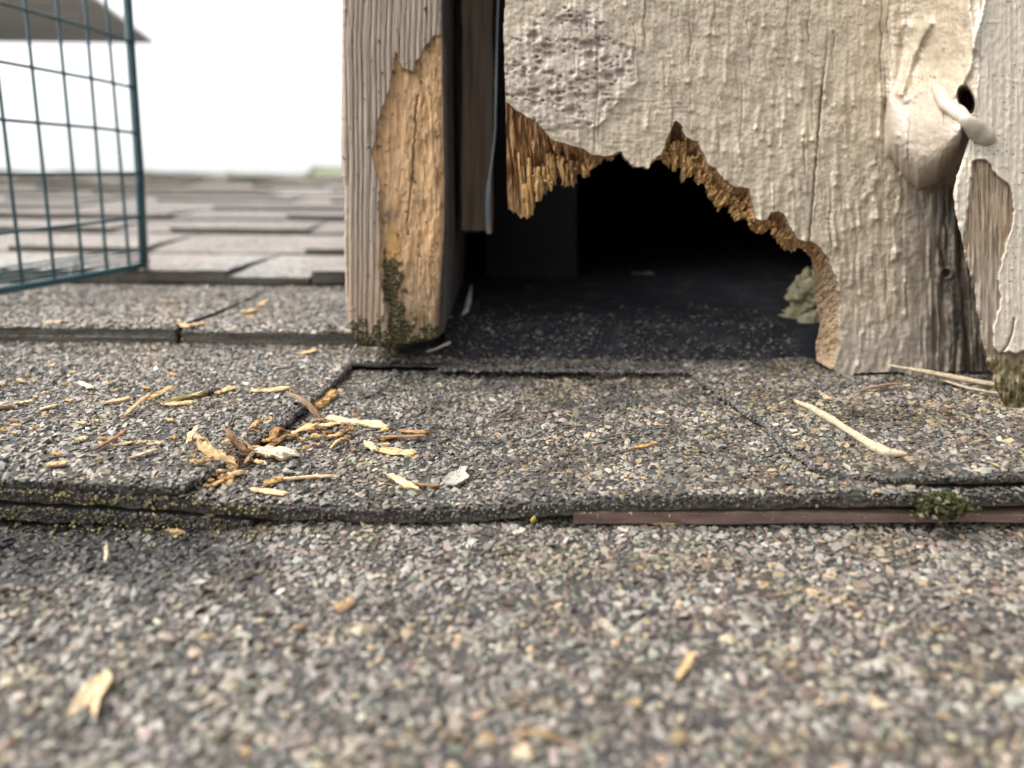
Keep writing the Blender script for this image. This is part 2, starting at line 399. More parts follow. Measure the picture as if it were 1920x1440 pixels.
# foreground shingle
t = thing('asphalt_shingle', 'foreground granule shingle running under all the others, nearest the camera', 'shingle', group=SH)
L = np.stack([np.full(30, UL), np.linspace(.035, VB+.07, 30)], -1); R = L*np.array([0, 1])+np.array([UR, 0])
sheets_obj('shingle_sheet', t, [sheet(L, R, wFG, .004, 30, 260, ())])
u, v = hexpts(-.24, .26, .078, VB+.012, .0015)
w = wFG(u, v); ok, px, py = in_view(u, v, w); ok &= ~((fbm(u*150, v*150, 3, 341) > .62) & (rng.random(len(u)) < .8)); u, v, w, px, py = u[ok], v[ok], w[ok], px[ok], py[ok]
left_dark = 1-.86*sstep(560, 400, px+50*fbm(px/50, py/40, 2))*sstep(1170, 1040, py+45*fbm(px/80, py/50, 2, 6))  # granules at left get darker towards the stacked layers
sz = np.minimum(rng.lognormal(math.log(.00185), .36, len(u)), .0034)
granule_mesh('granules', t, u, v, w, sz, granule_cols(px, py, left_dark))
# short strip under the left stack
t = thing('asphalt_shingle', 'lowest dark mossy shingle layer of the stack at left, ending short', 'shingle', group=SH)
low = t; ue = float(TH[0][-1]); L = np.stack([np.full(12, UL), np.linspace(VB-.0012, VB+.10, 12)], -1); R = L*np.array([0, 1])+np.array([ue, 0])
sheets_obj('shingle_sheet', t, [sheet(L, R, wTH, .0036, 12, 200, ('front', 'right'))])
# course 0: lower lamination with the cut-out shows, upper lamination with two teeth
t = thing('asphalt_shingle', 'large laminated shingle below the hole with wide cut-out scattered with wood chips', 'shingle', group=SH)
L = np.stack([np.full(40, UL), np.linspace(VB-.0006, VT, 40)], -1); R = L*np.array([0, 1])+np.array([UR, 0])
sheets_obj('backing_layer', t, [sheet(L, R, wLA, .0034, 40, 420, ('front',))])
vv = np.concatenate([np.linspace(VB, sLv[-1], 46), np.linspace(sLv[-1]+.003, VT, 6)])
def rag(vv, s): return .0007*fbm(vv*170, vv*0, 3, s)
RL = np.stack([np.interp(vv, sLv, sLu)+rag(vv, 1), vv], -1); LL = np.stack([np.full(52, UL), vv], -1)
vr = np.concatenate([np.linspace(sRv[0], sRv[-1], 46), np.linspace(sRv[-1]+.003, VT, 6)])
LR = np.stack([np.interp(vr, sRv, sRu)+rag(vr, 2), vr], -1); RR = np.stack([np.full(52, UR), vr], -1)
vs = np.linspace(VS, VT, 10); LS = np.stack([np.full(10, uSL), vs], -1); RS = np.stack([np.full(10, uSR), vs], -1)
sheets_obj('tooth', t, [sheet(LL, RL, wTL, .0021, 52, 260, ('front', 'right'))])
sheets_obj('tooth', t, [sheet(LR, RR, wTR, .0019, 52, 240, ('front', 'left'), vfront=vfR)])
sheets_obj('upper_band', t, [sheet(LS, RS, wST, .0010, 10, 90, ('front',))])
u, v = hexpts(-.27, .30, VB+.0004, VB+EXP+.004, .0015)
inL = (u < np.interp(v, vv, RL[:, 0])-.0006); inR = (u > np.interp(v, vr, LR[:, 0])+.0006) & (v > vfR(u)+.0008)
inS = ~inL & ~inR & (v > VS+.0008)
w = np.where(inL, wTL(u, v), np.where(inR, wTR(u, v), np.where(inS, wST(u, v), wLA(u, v))))
ok, px, py = in_view(u, v, w); far = (px > 1000) & (py < 650); ok &= ~far
ok &= ~((fbm(u*150, v*150, 3, 341) > .60) & (rng.random(len(u)) < .8))
u, v, w, px, py = u[ok], v[ok], w[ok], px[ok], py[ok]
sz = np.minimum(rng.lognormal(math.log(.00175), .36, len(u)), .0031)
dk = 1-.42*sstep(.05, .35, fbm(px/90, py/32, 3, 321)+.55*np.exp(-(((px-1090)/230)**2+((py-715)/48)**2)))*sstep(620, 700, px)  # random blotches plus shade below the wall, painted into the granule colour
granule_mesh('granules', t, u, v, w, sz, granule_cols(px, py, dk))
def edge_crumbs(parent, tr, th, v0, n, lo, hi, name):
    uu = rng.uniform(lo, hi, n); fr = rng.beta(1.2, 1.6, n)
    granule_mesh(name, parent, uu, (v0(uu) if callable(v0) else np.full(n, v0))-.0004, np.interp(uu, *tr)-th*fr, rng.uniform(.0005, .0013, n), np.array([.11, .10, .083])*rng.uniform(.5, 1.5, (n, 1)), (.5, 1), .9)
near = t
edge_crumbs(low, TH, .0038, VB-.0012, 900, -.20, ue, 'edge_grit')
edge_crumbs(near, TL, .0020, VB, 520, -.20, float(sLu[0]), 'edge_grit'); edge_crumbs(near, TR, .0019, vfR, 500, float(sRu[0]), .20, 'edge_grit'); edge_crumbs(near, LA, .0034, VB-.0006, 1500, -.20, .20, 'edge_grit')
for vv_, RR_, wf_, sg in ((vv, RL, wTL, 1), (vr, LR, wTR, -1)):
    n = 900; q = rng.uniform(VB, VS, n); uu = np.interp(q, vv_, RR_[:, 0])+sg*.0003
    granule_mesh('edge_grit', near, uu, q, wf_(uu, q)-(.0025 if sg > 0 else .0016)*rng.beta(1.2, 1.6, n), rng.uniform(.0005, .0016, n), np.array([.11, .10, .092])*rng.uniform(.4, 2.0, (n, 1)), (.5, 1), .9)
# yellow-olive crumbs of lichen stuck to the stacked cut edges at left
crumbs = []
n = 900; uu = rng.uniform(-.20, -.062, n); fr = rng.uniform(0, 1, n)
ww = np.where(rng.uniform(0, 1, n) < .5, np.interp(uu, *LA)-.0034*fr, np.interp(uu, *TH)-.004*fr)
kk = fbm(uu*90, ww*300, 2, 11) > -.15
uu, ww = uu[kk], ww[kk]
cc = np.array([.21, .165, .065])*rng.uniform(.5, 1.5, (len(uu), 1))
n2 = 170; u2 = rng.uniform(-.20, -.06, n2); v2 = VB-.002-np.abs(rng.normal(0, .005, n2))
o = granule_mesh('lichen', None, np.concatenate([uu, u2]), np.concatenate([np.full(len(uu), VB-.0016), v2]), np.concatenate([ww, wFG(u2, v2)+.0009]), rng.uniform(.0004, .0012, len(uu)+n2), np.concatenate([cc, np.array([.25, .20, .08])*rng.uniform(.5, 1.3, (n2, 1))]), (.6, 1), .8)
tag(o, 'yellow lichen crumbs on the cut shingle edges at left', 'lichen', kind='stuff')

# ------------------------------------------------------------------ courses 1..14 up to the ridge
def far_shingle(label, u0, u1, vb, teeth, wtop=.008, tint=1.0, moss=0.0, granules=False, name='asphalt_shingle', sag=0.0):
    t = thing(name, label, 'shingle', group=SH)
    def wl(u, v): return .0012+(wtop-.0036-.0012)*np.clip(1-(v-vb)/EXP, 0, 1)+und(u, v, .0006)-sag*np.exp(-((v-vb)/.05)**2)
    def wt(u, v): return .0016+(wtop-.0016)*np.clip(1-(v-vb)/EXP, 0, 1)+und(u, v, .0006)-sag*np.exp(-((v-vb)/.05)**2)
    def far_sheet(L, R, wf, th, r, c, walls, part):
        V, F, C, fm = sheet(L, R, wf, th, r, c, walls, .0008)
        rf = to_roof(V); k = r*c
        tn = tint*(1+.22*fbm(rf[:k, 0]*9, rf[:k, 1]*14, 3, 3))
        cc = np.array([1.08, 1.0, .93])[None]*tn[:, None]
        if moss: cc = mix(cc, [.72, .78, .42], np.clip(moss*(.6+.8*fbm(rf[:k, 0]*5, rf[:k, 1]*7, 3, 9)), 0, 1))
        C[:k] = cc*.95; C[k:] = C[k:]*1.3
        return V, F, C, fm
    r = 12
    def curves(a, b, v0, v1, da=0, db=0):
        q = np.linspace(0, 1, r); vv = v0+(v1-v0)*q
        return np.stack([a+da*q, vv], -1), np.stack([b+db*q, vv], -1)
    v1 = vb+EXP+.02
    shs = [far_sheet(*curves(u0, u1, vb, v1), wl, .0040, r, max(8, int((u1-u0)*90)), ('front', 'left', 'right'), 0)]
    mesh_obj('backing_layer', shs[0][0], shs[0][1], None, t, shs[0][2], True, [M_far, M_edge], shs[0][3])
    for (a, b) in teeth:
        da = 0 if a <= u0+1e-6 else random.uniform(.005, .025); db = 0 if b >= u1-1e-6 else -random.uniform(.005, .025)
        q = far_sheet(*curves(a, b, vb+.0008, v1, da, db), wt, .0036, r, max(6, int((b-a)*90)), ('front', 'left', 'right'), 1)
        mesh_obj('tooth', q[0], q[1], None, t, q[2], True, [M_far, M_edge], q[3])
    if granules:
        u, v = hexpts(u0, u1, vb+.001, vb+EXP+.002, .0023)
        on = np.zeros(len(u), bool)
        for a, b in teeth: on |= (u > a+.001) & (u < b-.001)
        w = np.where(on, wt(u, v), wl(u, v)); ok, px, py = in_view(u, v, w, 60); ok &= (px < 860)
        u, v, w, px, py = u[ok], v[ok], w[ok], px[ok], py[ok]
        if len(u): granule_mesh('granules', t, u, v, w, rng.lognormal(math.log(.0025), .22, len(u)), granule_cols(px, py, np.full(len(u), 1.1)))
    return t
vb1 = VB+EXP
sl_u, sl_v = on_roof(np.array([345., 520.]), np.array([628., 551.]), .004)
u_s = float(sl_u[0])
far_shingle('shingle second up the roof at far left with two layered mossy edge', -.62, u_s-.0012, vb1, [(-.62, u_s-.0012)], .0085, granules=True)
far_shingle('shingle second up the roof running from the open joint under the grey post', u_s+.0012, .55, vb1, [(u_s+.0012, .55)], .0070, granules=True, tint=.4)  # low tint paints in the shade of the part inside the hole
vb2 = vb1+EXP
ub = on_roof(570., 530., .006)[0]
far_shingle('thick dark edged shingle in front of and under the wire cage', -.85, float(ub), vb2, [(-.85, float(ub)-.05)], .0125, sag=.001)
far_shingle('third course shingle beside the grey post with olive stepped end', float(ub)+.002, .6, vb2, [(float(ub)+.002, .1)], .0120)
ordw = {3: 'fourth', 4: 'fifth', 5: 'sixth', 6: 'seventh', 7: 'eighth', 8: 'ninth', 9: 'tenth', 10: 'eleventh', 11: 'twelfth', 12: 'thirteenth', 13: 'fourteenth'}
for k in range(3, 14):
    vb = VB+EXP*k; half = .72*vb+.25
    breaks = [-half]
    while breaks[-1] < .25: breaks.append(breaks[-1]+random.uniform(.55, .95))
    for j, (a, b) in enumerate(zip(breaks[:-1], breaks[1:])):
        teeth = []; x = a
        while x < b:
            y = min(b, x+random.uniform(.10, .26)); teeth.append((x, y)); x = y+random.uniform(.05, .20)
        side = 'left end piece of' if j == 0 else ('piece %s from the left in' % ['', 'second', 'third', 'fourth', 'fifth', 'sixth', 'seventh'][j])
        far_shingle('%s the %s shingle course up the roof' % (side, ordw[k]), a+.001, b-.001, vb, teeth, random.uniform(.0062, .0085), tint=random.uniform(.55, .85), moss=max(0, (k-9)/5))
VR = VB+EXP*14+.03
for j in range(8):
    a = -2.335+j*.25
    t = thing('ridge_cap', ['first ridge cap shingle at the far left', 'second ridge cap shingle from the left', 'third ridge cap shingle from the left', 'fourth ridge cap shingle, seen through the cage mesh', 'ridge cap shingle just right of the cage corner', 'greenish ridge cap shingle midway between cage and post', 'low ridge cap shingle next to the taller block', 'taller ridge cap block touching the grey post edge'][j], 'ridge cap', group='ridge cap shingles along the top of the roof')
    n, m = 12, 10; s = np.linspace(-1, 1, n)[:, None]; q = np.linspace(0, 1, m)[None]
    up = .018 if j == 7 else 0
    U = a+q*.262+0*s; Vv = VR+.13+s*.15; W = .002+up-.04*np.abs(s)**1.6+.006*(1-q)+.004*fbm(U*9, Vv*9, 2, j)-.002*j*0
    P = roof2world(U, Vv, W).reshape(-1, 3)
    c = mix(np.full((n*m, 3), .8), [.6, .68, .34], np.clip(.55+.6*fbm(U*7, Vv*9, 2, 4).ravel(), 0, 1))
    V2 = P-np.array([0, 0, .012])
    o = mesh_obj('cap_sheet', np.concatenate([P, V2]), [grid_faces(n, m), grid_faces(n, m, n*m, True)] + [np.array([[i, i+1, n*m+i+1, n*m+i] for i in range(m-1)])] + [np.array([[i*m+m-1, (i+1)*m+m-1, n*m+(i+1)*m+m-1, n*m+i*m+m-1] for i in range(n-1)])] + [np.array([[(i+1)*m, i*m, n*m+i*m, n*m+(i+1)*m] for i in range(n-1)])], M_far, t, np.concatenate([c, c*.6]))
# deck under everything, up to the ridge and down the other side
g = np.array([[-4, -1.5, -.03], [4, -1.5, -.03], [4, VR+.13, -.03], [-4, VR+.13, -.03]])
P = roof2world(g[:, 0], g[:, 1], g[:, 2]); P = np.concatenate([P, P[2:4]+np.array([[0, 3, -1.1], [0, 3, -1.1]])])
tag(mesh_obj('roof', P, [np.array([[0, 1, 2, 3], [3, 2, 4, 5]])], M_asph, smooth=False), 'roof deck under the shingles', None, kind='structure')

# ------------------------------------------------------------------ upright pieces
bu, bv = on_roof(1590., 706., .0015)
Y0 = float(roof2world(bu, bv, .0015)[1])            # face of the painted board
cu, cv = on_roof(1905., 786., -.0005)
YC = float(roof2world(cu, cv, -.0005)[1])           # face of the corner board
YP = Y0+.003                                         # face of the grey post
print('Y0', Y0, 'YC', YC, 'w at 982', at_v(960., 982., VB))

def relief(name, poly, bounds, step, Yf, colf, mat, parent, thick, rim_col, rim_seg=2, rim_mat=None, rim_x=0.0):
    x0, x1, y0, y1 = bounds
    xs = np.arange(x0, x1+step, step); ys = np.arange(y0, y1+step, step)
    X, Y = np.meshgrid(xs, ys); n, m = X.shape
    d, nx, ny = sdf(X, Y, poly, True)
    f = grid_faces(n, m)
    keep = (d.ravel()[f] > -.55*step).all(1); f = f[keep]
    used = np.zeros(n*m, bool); used[f] = True; used = used.reshape(n, m)
    sn_ = used & (d < .45*step); X = np.where(sn_, nx, X); Y = np.where(sn_, ny, Y)
    D = Yf(X, Y); col = colf(X, Y)
    P = at_depth(X, Y, D).reshape(-1, 3); col = col.reshape(-1, 3)
    idx = np.full(n*m, -1); ui = np.nonzero(used.ravel())[0]; idx[ui] = np.arange(len(ui))
    f = idx[f]; V = P[ui]; C = col[ui]
    e = np.concatenate([f[:, [0, 1]], f[:, [1, 2]], f[:, [2, 3]], f[:, [3, 0]]])
    es = np.sort(e, 1); key = es[:, 0]*len(V)+es[:, 1]
    _, inv, cnt = np.unique(key, return_inverse=True, return_counts=True)
    be = e[cnt[inv] == 1]
    bvs = np.unique(be); bi = np.full(len(V), -1); bi[bvs] = np.arange(len(bvs))
    VV = [V]; CC = [C]; FF = [f]; FM = [np.zeros(len(f), int)]; off = len(V); nb = len(bvs)
    pxs = X.ravel()[ui][bvs]; pys = Y.ravel()[ui][bvs]
    for k in range(rim_seg+1):
        q = V[bvs].copy(); q[:, 1] += thick*k/rim_seg; q[:, 0] += rim_x*thick*k/rim_seg
        q[:, 0] += .0004*fbm(q[:, 1]*500, q[:, 2]*12, 2, 7)*(k > 0)
        VV.append(q); CC.append(rim_col(q, pxs, pys))
        if k: FF.append(np.stack([bi[be[:, 1]]+off+(k-1)*nb, bi[be[:, 0]]+off+(k-1)*nb, bi[be[:, 0]]+off+k*nb, bi[be[:, 1]]+off+k*nb], -1)); FM.append(np.ones(len(be), int))
    return mesh_obj(name, np.concatenate(VV), FF, None, parent, np.concatenate(CC), True, [mat, rim_mat or mat], np.concatenate(FM))

PAINT = [(948, 188), (962, 203), (985, 217), (1010, 232), (1035, 262), (1065, 270), (1090, 277), (1110, 290), (1130, 293), (1148, 290), (1165, 284), (1175, 300), (1190, 313), (1203, 311), (1215, 316), (1222, 302), (1240, 288), (1248, 268), (1255, 252), (1262, 235), (1268, 226), (1276, 232), (1285, 255), (1297, 262), (1308, 265), (1314, 278), (1320, 290), (1328, 310), (1340, 314), (1352, 330), (1368, 345), (1385, 350), (1403, 353), (1412, 375), (1418, 410), (1430, 414), (1438, 412), (1445, 396), (1458, 396), (1470, 402), (1480, 425), (1495, 447), (1512, 453), (1520, 452), (1538, 463), (1548, 478), (1556, 490), (1561, 506), (1572, 530), (1580, 570), (1572, 605), (1576, 650), (1562, 690)]
def rough_line(pts, amp, seed, step=4):
    p = dense(pts, step); s = np.arange(len(p))*step
    p = p.copy(); p[1:-1, 0] += amp*fbm(s/14, s*0, 3, seed)[1:-1]; p[1:-1, 1] += amp*fbm(s/12, s*0+5, 3, seed+2)[1:-1]
    return p
paint_line = rough_line(PAINT, 2.2, 21)
bottom = rough_line([(1566, 696), (1578, 704), (1592, 708), (1604, 700), (1640, 698), (1680, 697), (1716, 703), (1742, 705), (1752, 692), (1757, 699), (1800, 697), (1850, 694), (1960, 692)], 1.8, 31)
board_poly = [(1960, -420), (942, -420), (944, -100)] + [tuple(q) for q in rough_line([(947, 0), (944, 60), (946, 130), (948, 180)], 1.2, 41)] + [tuple(q) for q in paint_line] + [tuple(q) for q in bottom]
# stray paint drips and brush lumps
DR = [(rng.uniform(960, 1700), rng.uniform(-60, 690), rng.uniform(14, 60), rng.uniform(2.2, 5.5), rng.uniform(.12, .34), rng.uniform(-.12, .12)) for _ in range(230)]
DR += [(rng.uniform(1380, 1700), rng.uniform(150, 660), rng.uniform(14, 50), rng.uniform(2.5, 5.5), rng.uniform(.15, .42), rng.uniform(-.15, .15)) for _ in range(80)]
CR = [(rng.uniform(1000, 1780), rng.uniform(0, 650), rng.uniform(20, 90), rng.uniform(.2, .5)) for _ in range(120)]
CRACK = [(1556, 28), (1550, 90), (1546, 130), (1540, 172), (1535, 240), (1528, 320), (1522, 400), (1517, 452)]
LUMP = [(1668, 205), (1664, 260), (1672, 290), (1684, 312), (1697, 330), (1708, 350), (1722, 355), (1745, 347), (1775, 330), (1798, 300), (1815, 268), (1822, 235), (1812, 190), (1780, 170), (1730, 165), (1690, 180)]
def bare_mask(X, Y):
    e = 1742+26*fbm(X/50, Y/60, 3, 51)
    return sstep(e-30, e+26, X+(Y-420)*.05)*sstep(325, 365, Y+8*fbm(X/20, Y/20, 2, 52))
def burl(X, Y):
    r = np.hypot((X-1062)/125, (Y-128)/118)
    r = r+.20*fbm(X/70, Y/60, 3, 61); return sstep(1.12, .80, r), r
PT = []
for k in range(420):
    a_ = rng.uniform(0, 2*math.pi); r_ = math.sqrt(rng.uniform(0, 1))
    x_, y_ = 1062+125*r_*math.cos(a_), 128+116*r_*math.sin(a_)
    if noise(np.array(x_/38), np.array(y_/30), 68) > -.12: PT.append((x_, y_, rng.lognormal(1.0, .45), rng.uniform(.5, 1)))
def pits(X, Y):
    out = np.zeros(X.shape)
    for x_, y_, r_, a_ in PT:
        m = (np.abs(X-x_) < 4*r_) & (np.abs(Y-y_) < 3*r_)
        if m.any(): out[m] = np.maximum(out[m], a_*np.exp(-(((X[m]-x_)/(1.5*r_))**2+((Y[m]-y_)/r_)**2)**1.5))
    return out
def board_h(X, Y):                                    # millimetres towards the camera
    bm = bare_mask(X, Y); bu_, r = burl(X, Y)
    h = .45*fbm(X/190, Y/260, 2, 1) + .22*fbm(X/16, Y/90, 3, 2) + .26*fbm(X/48, Y/38, 3, 6) + .21*noise(X/11, Y/15, 3)*sstep(-.3, .4, fbm(X/80, Y/120, 2, 115)) + .15*noise(X/5.2, Y/6.5, 4)
    cross = sstep(1090, 1150, X)*sstep(1330, 1270, X)*sstep(130, 180, Y)*sstep(300, 260, Y)
    h += cross*.16*noise(X/40, Y/4.2, 5)
    for cx, cy, L, wd, a, tl in DR:
        m = (np.abs(X-cx) < 22) & (np.abs(Y-cy) < L+16)
        if not m.any(): continue
        x = X[m]-cx-tl*(Y[m]-cy); y = Y[m]-cy
        g = np.exp(-(x/wd)**2)*sstep(-L, -L*.4, y)*sstep(L*.6+4, L*.55, y)
        g += 1.0*np.exp(-((x/(wd*1.35))**2+((y-L*.55)/(wd*1.5))**2))
        h[m] += 1.25*a*g
    for cx, cy, L, a in CR:
        m = (np.abs(X-cx) < 6) & (np.abs(Y-cy) < L)
        if m.any(): h[m] -= a*np.exp(-((X[m]-cx-3*noise(Y[m]/30, Y[m]*0, 7))/1.5)**2)*(1-(np.abs(Y[m]-cy)/L)**2)
    # burl: pitted crust
    pit = pits(X, Y)
    h += bu_*(.35+.22*fbm(X/40, Y/26, 3, 63)+.12*noise(X/8, Y/7, 67)-1.15*pit)
    h += .7*np.exp(-((r-1.0)/.06)**2)*sstep(1080, 1120, X)*sstep(60, 100, Y)
    h -= .5*np.exp(-((r-1.02)/.03)**2)*sstep(1150, 1050, X)*sstep(130, 180, Y)
    h -= 1.5*np.exp(-(seg_dist(X+2*noise(Y/15, X*0, 9), Y, CRACK)/2.0)**2)*sstep(40, 240, Y)**.5
    # bare, furrowed wood at lower right
    wood = .9*fbm(X/11, Y/140, 3, 71) + .35*noise(X/4, Y/60, 72) - 1.8*np.exp(-((X-1768-6*noise(Y/60, Y*0, 74)-.00*Y)/4.5)**2)*sstep(330, 420, Y) - 1.6*np.exp(-((X-1800-.05*(Y-400))/6)**2) - 2.5*np.exp(-((X-1752)/3.2)**2)*sstep(560, 600, Y) - .8*np.exp(-((X-1722-4*noise(Y/50, Y*0, 75))/3)**2)*sstep(500, 560, Y)
    k1 = np.hypot(X-1775, (Y-512)*1.1); wood += 1.0*np.exp(-((k1-10)/4)**2)-2.2*np.exp(-(k1/6)**2)
    h = h*(1-bm)+(1.1*wood-.8+.25*noise(X/8, Y/10, 76))*bm
    h += sstep(420, 520, Y)*(1-bm)*.30*fbm(X/17, Y/70, 3, 81)
    # lower edge frays
    h += sstep(640, 700, Y)*(.5*noise(X/9, Y/25, 83)-.4)
    return h
GAP = (Y0-YC)*1000
def board_swell(X, Y):
    yb = np.interp(X, [1650, 1672, 1690, 1722, 1760, 1800, 1822, 1838], [300, 296, 326, 356, 342, 304, 262, 245])+2*noise(X/9, X*0, 91)
    rnd = np.sqrt(np.clip(1-(1-np.clip((yb-Y)/66, 0, 1))**2, 0, 1))
    fil = (GAP-.6)*sstep(1660, 1841, X)**1.5
    lump = 16*np.sqrt(np.clip(1-((X-1738)/80)**2-((Y-262)/np.where(Y < 262, 230, 104))**2, 0, 1))*sstep(95, 262, Y)*sstep(1836, 1800, X)
    lump += .5*fbm(X/28, Y/30, 3, 92)*sstep(1670, 1700, X)*sstep(1830, 1800, X)
    lump -= .9*np.exp(-(seg_dist(X, Y, [(1660, 190), (1664, 240), (1670, 290), (1684, 322)])/6.0)**2)
    return (fil+lump)*rnd
def board_big(X, Y):                                   # caulk fillet towards the corner board, and the knob, mm
    rope = 2.6*np.exp(-(seg_dist(X, Y, [(1742, 44), (1728, 70), (1712, 105), (1700, 140), (1690, 175)])/8.0)**2)
    rope += 1.3*np.exp(-(seg_dist(X, Y, [(1700, 188), (1725, 170), (1752, 160), (1770, 158)])/7.0)**2)
    rope += 1.6*np.exp(-(seg_dist(X, Y, [(1817, -60), (1817, 20), (1822, 45), (1824, 90), (1818, 130), (1800, 165), (1770, 200)])/6.0)**2)
    rope += 1.5*np.exp(-(seg_dist(X, Y, [(1852, -20), (1842, 30), (1832, 60), (1826, 90)])/6.0)**2)
    rope += .9*np.exp(-(seg_dist(X, Y, [(1772, 60), (1762, 100), (1752, 140)])/5.0)**2)
    rope += .8*np.exp(-(seg_dist(X, Y, [(1675, 20), (1680, 80), (1672, 150), (1660, 190)])/7.0)**2)
    hole = 20*sstep(1.25, .55, np.hypot((X-1812-.25*(Y-188))/14, (Y-188)/23))
    return board_swell(X, Y)+rope*sstep(330, 300, Y)-hole
def board_Y(X, Y): return Y0-(board_h(X, Y)+board_big(X, Y))*.001
def board_col(X, Y):
    c = np.zeros(X.shape+(3,))+np.array([.50, .42, .312])
    c *= (1+.07*fbm(X/120, Y/160, 3, 101)+.05*noise(X/9, Y/14, 102))[..., None]
    bu_, r = burl(X, Y); pit = pits(X, Y); pit2 = 0*X
    c = mix(c, [.50, .435, .36], bu_*.8)
    c = mix(c, [.17, .13, .12], bu_*np.clip(pit*.75, 0, 1))
    sp = sstep(.46, .60, noise(X/4.5, Y/4.5, 103))*sstep(-.1, .35, fbm(X/90, Y/70, 2, 104))
    c = mix(c, [.10, .07, .045], sp*.85)
    c = mix(c, [.30, .235, .16], .45*sstep(.1, .6, fbm(X/30, Y/70, 3, 105)))
    vein = sstep(.32, .5, np.abs(fbm(X/13, Y/95, 3, 114))); c = mix(c, [.24, .185, .125], .30*vein)
    c = mix(c, [.40, .34, .255], .35*sstep(1670, 1730, X)*sstep(1822, 1800, X)*sstep(190, 120, Y)); c = mix(c, [.60, .535, .435], sstep(1800, 1840, X)*.9)
    rd = np.hypot((X-1810)/6, (Y-50)/5); c = mix(c, [.28, .17, .13], sstep(1.2, .8, rd)*.7)
    rs = np.hypot((X-1200)/14, (Y-250)/12); c = mix(c, [.36, .20, .10], sstep(1.4, .2, rs)*.5*sstep(0, .5, fbm(X/7, Y/7, 2, 106)))
    lum = sstep(-6, 6, sdf(X, Y, LUMP)); c = mix(c, [.42, .355, .29], lum*.8)
    for cx, cy, L, a in CR:
        m = (np.abs(X-cx) < 6) & (np.abs(Y-cy) < L)
        if m.any() and a > .34: c[m] = mix(c[m], [.13, .095, .06], .75*np.exp(-((X[m]-cx-3*noise(Y[m]/30, Y[m]*0, 7))/1.2)**2)*(1-(np.abs(Y[m]-cy)/L)**2))
    c = mix(c, [.045, .035, .03], np.exp(-(seg_dist(X+2*noise(Y/15, X*0, 9), Y, CRACK)/1.6)**2)*.9*sstep(30, 200, Y)*(.6+.4*sstep(-.2, .1, noise(Y/20, X*0, 108))))
    c = mix(c, [.36, .31, .25], .7*sstep(1670, 1720, X)*sstep(340, 380, Y)); c = mix(c, [.44, .39, .33], .6*sstep(560, 660, Y+20*fbm(X/30, Y/30, 2, 107)))
    bm = bare_mask(X, Y)
    wd = np.array([.33, .275, .215])*(1+.35*fbm(X/9, Y/120, 3, 109)+.2*fbm(X/40, Y/60, 2, 110))[..., None]
    wd = mix(wd, [.40, .36, .30], .55*sstep(.1, .5, fbm(X/16, Y/50, 3, 111)))
    wd = mix(wd, [.07, .055, .04], .6*sstep(.3, .6, fbm(X/10, Y/90, 3, 112)))
    wd = mix(wd, [.035, .03, .022], .8*sstep(1735, 1785, X+.0*Y)*sstep(.9, .3, fbm(X/13, Y/80, 2, 113)*.5+.5))  # shade behind the corner board painted into the wood colour
    return mix(c, wd, bm)
board = thing('painted_board', 'cream painted siding board with large gnawed hole at its foot', 'board')
o = relief('painted_face', board_poly, (938, 1962, -422, 712), 2.0, board_Y, board_col, M_paint, board, .0035, lambda q, x, y: np.zeros((len(q), 3))+np.array([.40, .32, .23]), 2)
# gnawed wood inside the hole
WOOD = [[(955, 392), (966, 402), (980, 408), (996, 404), (1001, 392), (1003, 378), (1014, 372), (1020, 360), (1030, 356), (1037, 345), (1050, 325), (1055, 338), (1058, 350), (1068, 348), (1078, 342), (1084, 326), (1092, 330), (1102, 328), (1112, 316), (1121, 308), (1130, 296), (1140, 299), (1152, 293), (1165, 285)],
        [(1165, 285), (1175, 301), (1190, 314), (1203, 312), (1215, 317), (1223, 304), (1238, 297)],
        [(1238, 297), (1246, 308), (1258, 308), (1262, 296), (1270, 305), (1262, 319), (1270, 316), (1286, 304), (1281, 322), (1277, 336), (1284, 334), (1296, 316), (1302, 326), (1306, 341), (1316, 338), (1326, 346), (1330, 368), (1338, 378), (1347, 388), (1356, 380), (1366, 384), (1371, 400), (1378, 414), (1388, 406), (1398, 401), (1405, 420), (1414, 431), (1424, 438), (1436, 428), (1448, 428), (1452, 444), (1462, 458), (1476, 470), (1487, 472)],
        [(1487, 472), (1496, 464), (1506, 467), (1513, 476), (1520, 481)],
        [(1520, 481), (1528, 515), (1524, 540), (1530, 562), (1536, 590), (1538, 612), (1531, 640), (1530, 660), (1532, 676), (1545, 684), (1558, 692)]]
PI = [(948, 188), (1165, 284), (1240, 288), (1495, 447), (1520, 452), (1562, 690)]
ia = [int(np.argmin(np.hypot(paint_line[:, 0]-a, paint_line[:, 1]-b))) for a, b in PI]
PA = []; WA = []
for k in range(5):
    n = [200, 70, 300, 40, 170][k]
    PA.append(arc(paint_line[ia[k]:ia[k+1]+1], n)); WA.append(arc(WOOD[k], n))
PA = np.concatenate(PA); WA = np.concatenate(WA); ns = len(PA); sI = np.arange(ns)
for k in (1,): pass
jag = .6+.8*np.clip(np.hypot(*(PA-WA).T)/30, 0, 1)
WA = WA+np.stack([2.4*fbm(sI/5, sI*0, 3, 121), 3.4*fbm(sI/6, sI*0+3, 3, 122)], -1)*(jag*np.where(np.arange(ns) > 605, .35, 1))[:, None]
nt_ = 26; T = np.linspace(0, 1, nt_)[:, None]
PX = PA[None, :, 0]*(1-T)+WA[None, :, 0]*T; PY = PA[None, :, 1]*(1-T)+WA[None, :, 1]*T
wid = np.clip(np.hypot(*(PA-WA).T)/40, .15, 1.6)[None]
SI = np.broadcast_to(sI[None], PX.shape)
fl = fbm(SI/7, T*2.2, 3, 131)+.5*noise(SI/3, T*5, 133)
calm = 1-.75*sstep(1500, 1530, PX)*sstep(470, 520, PY)
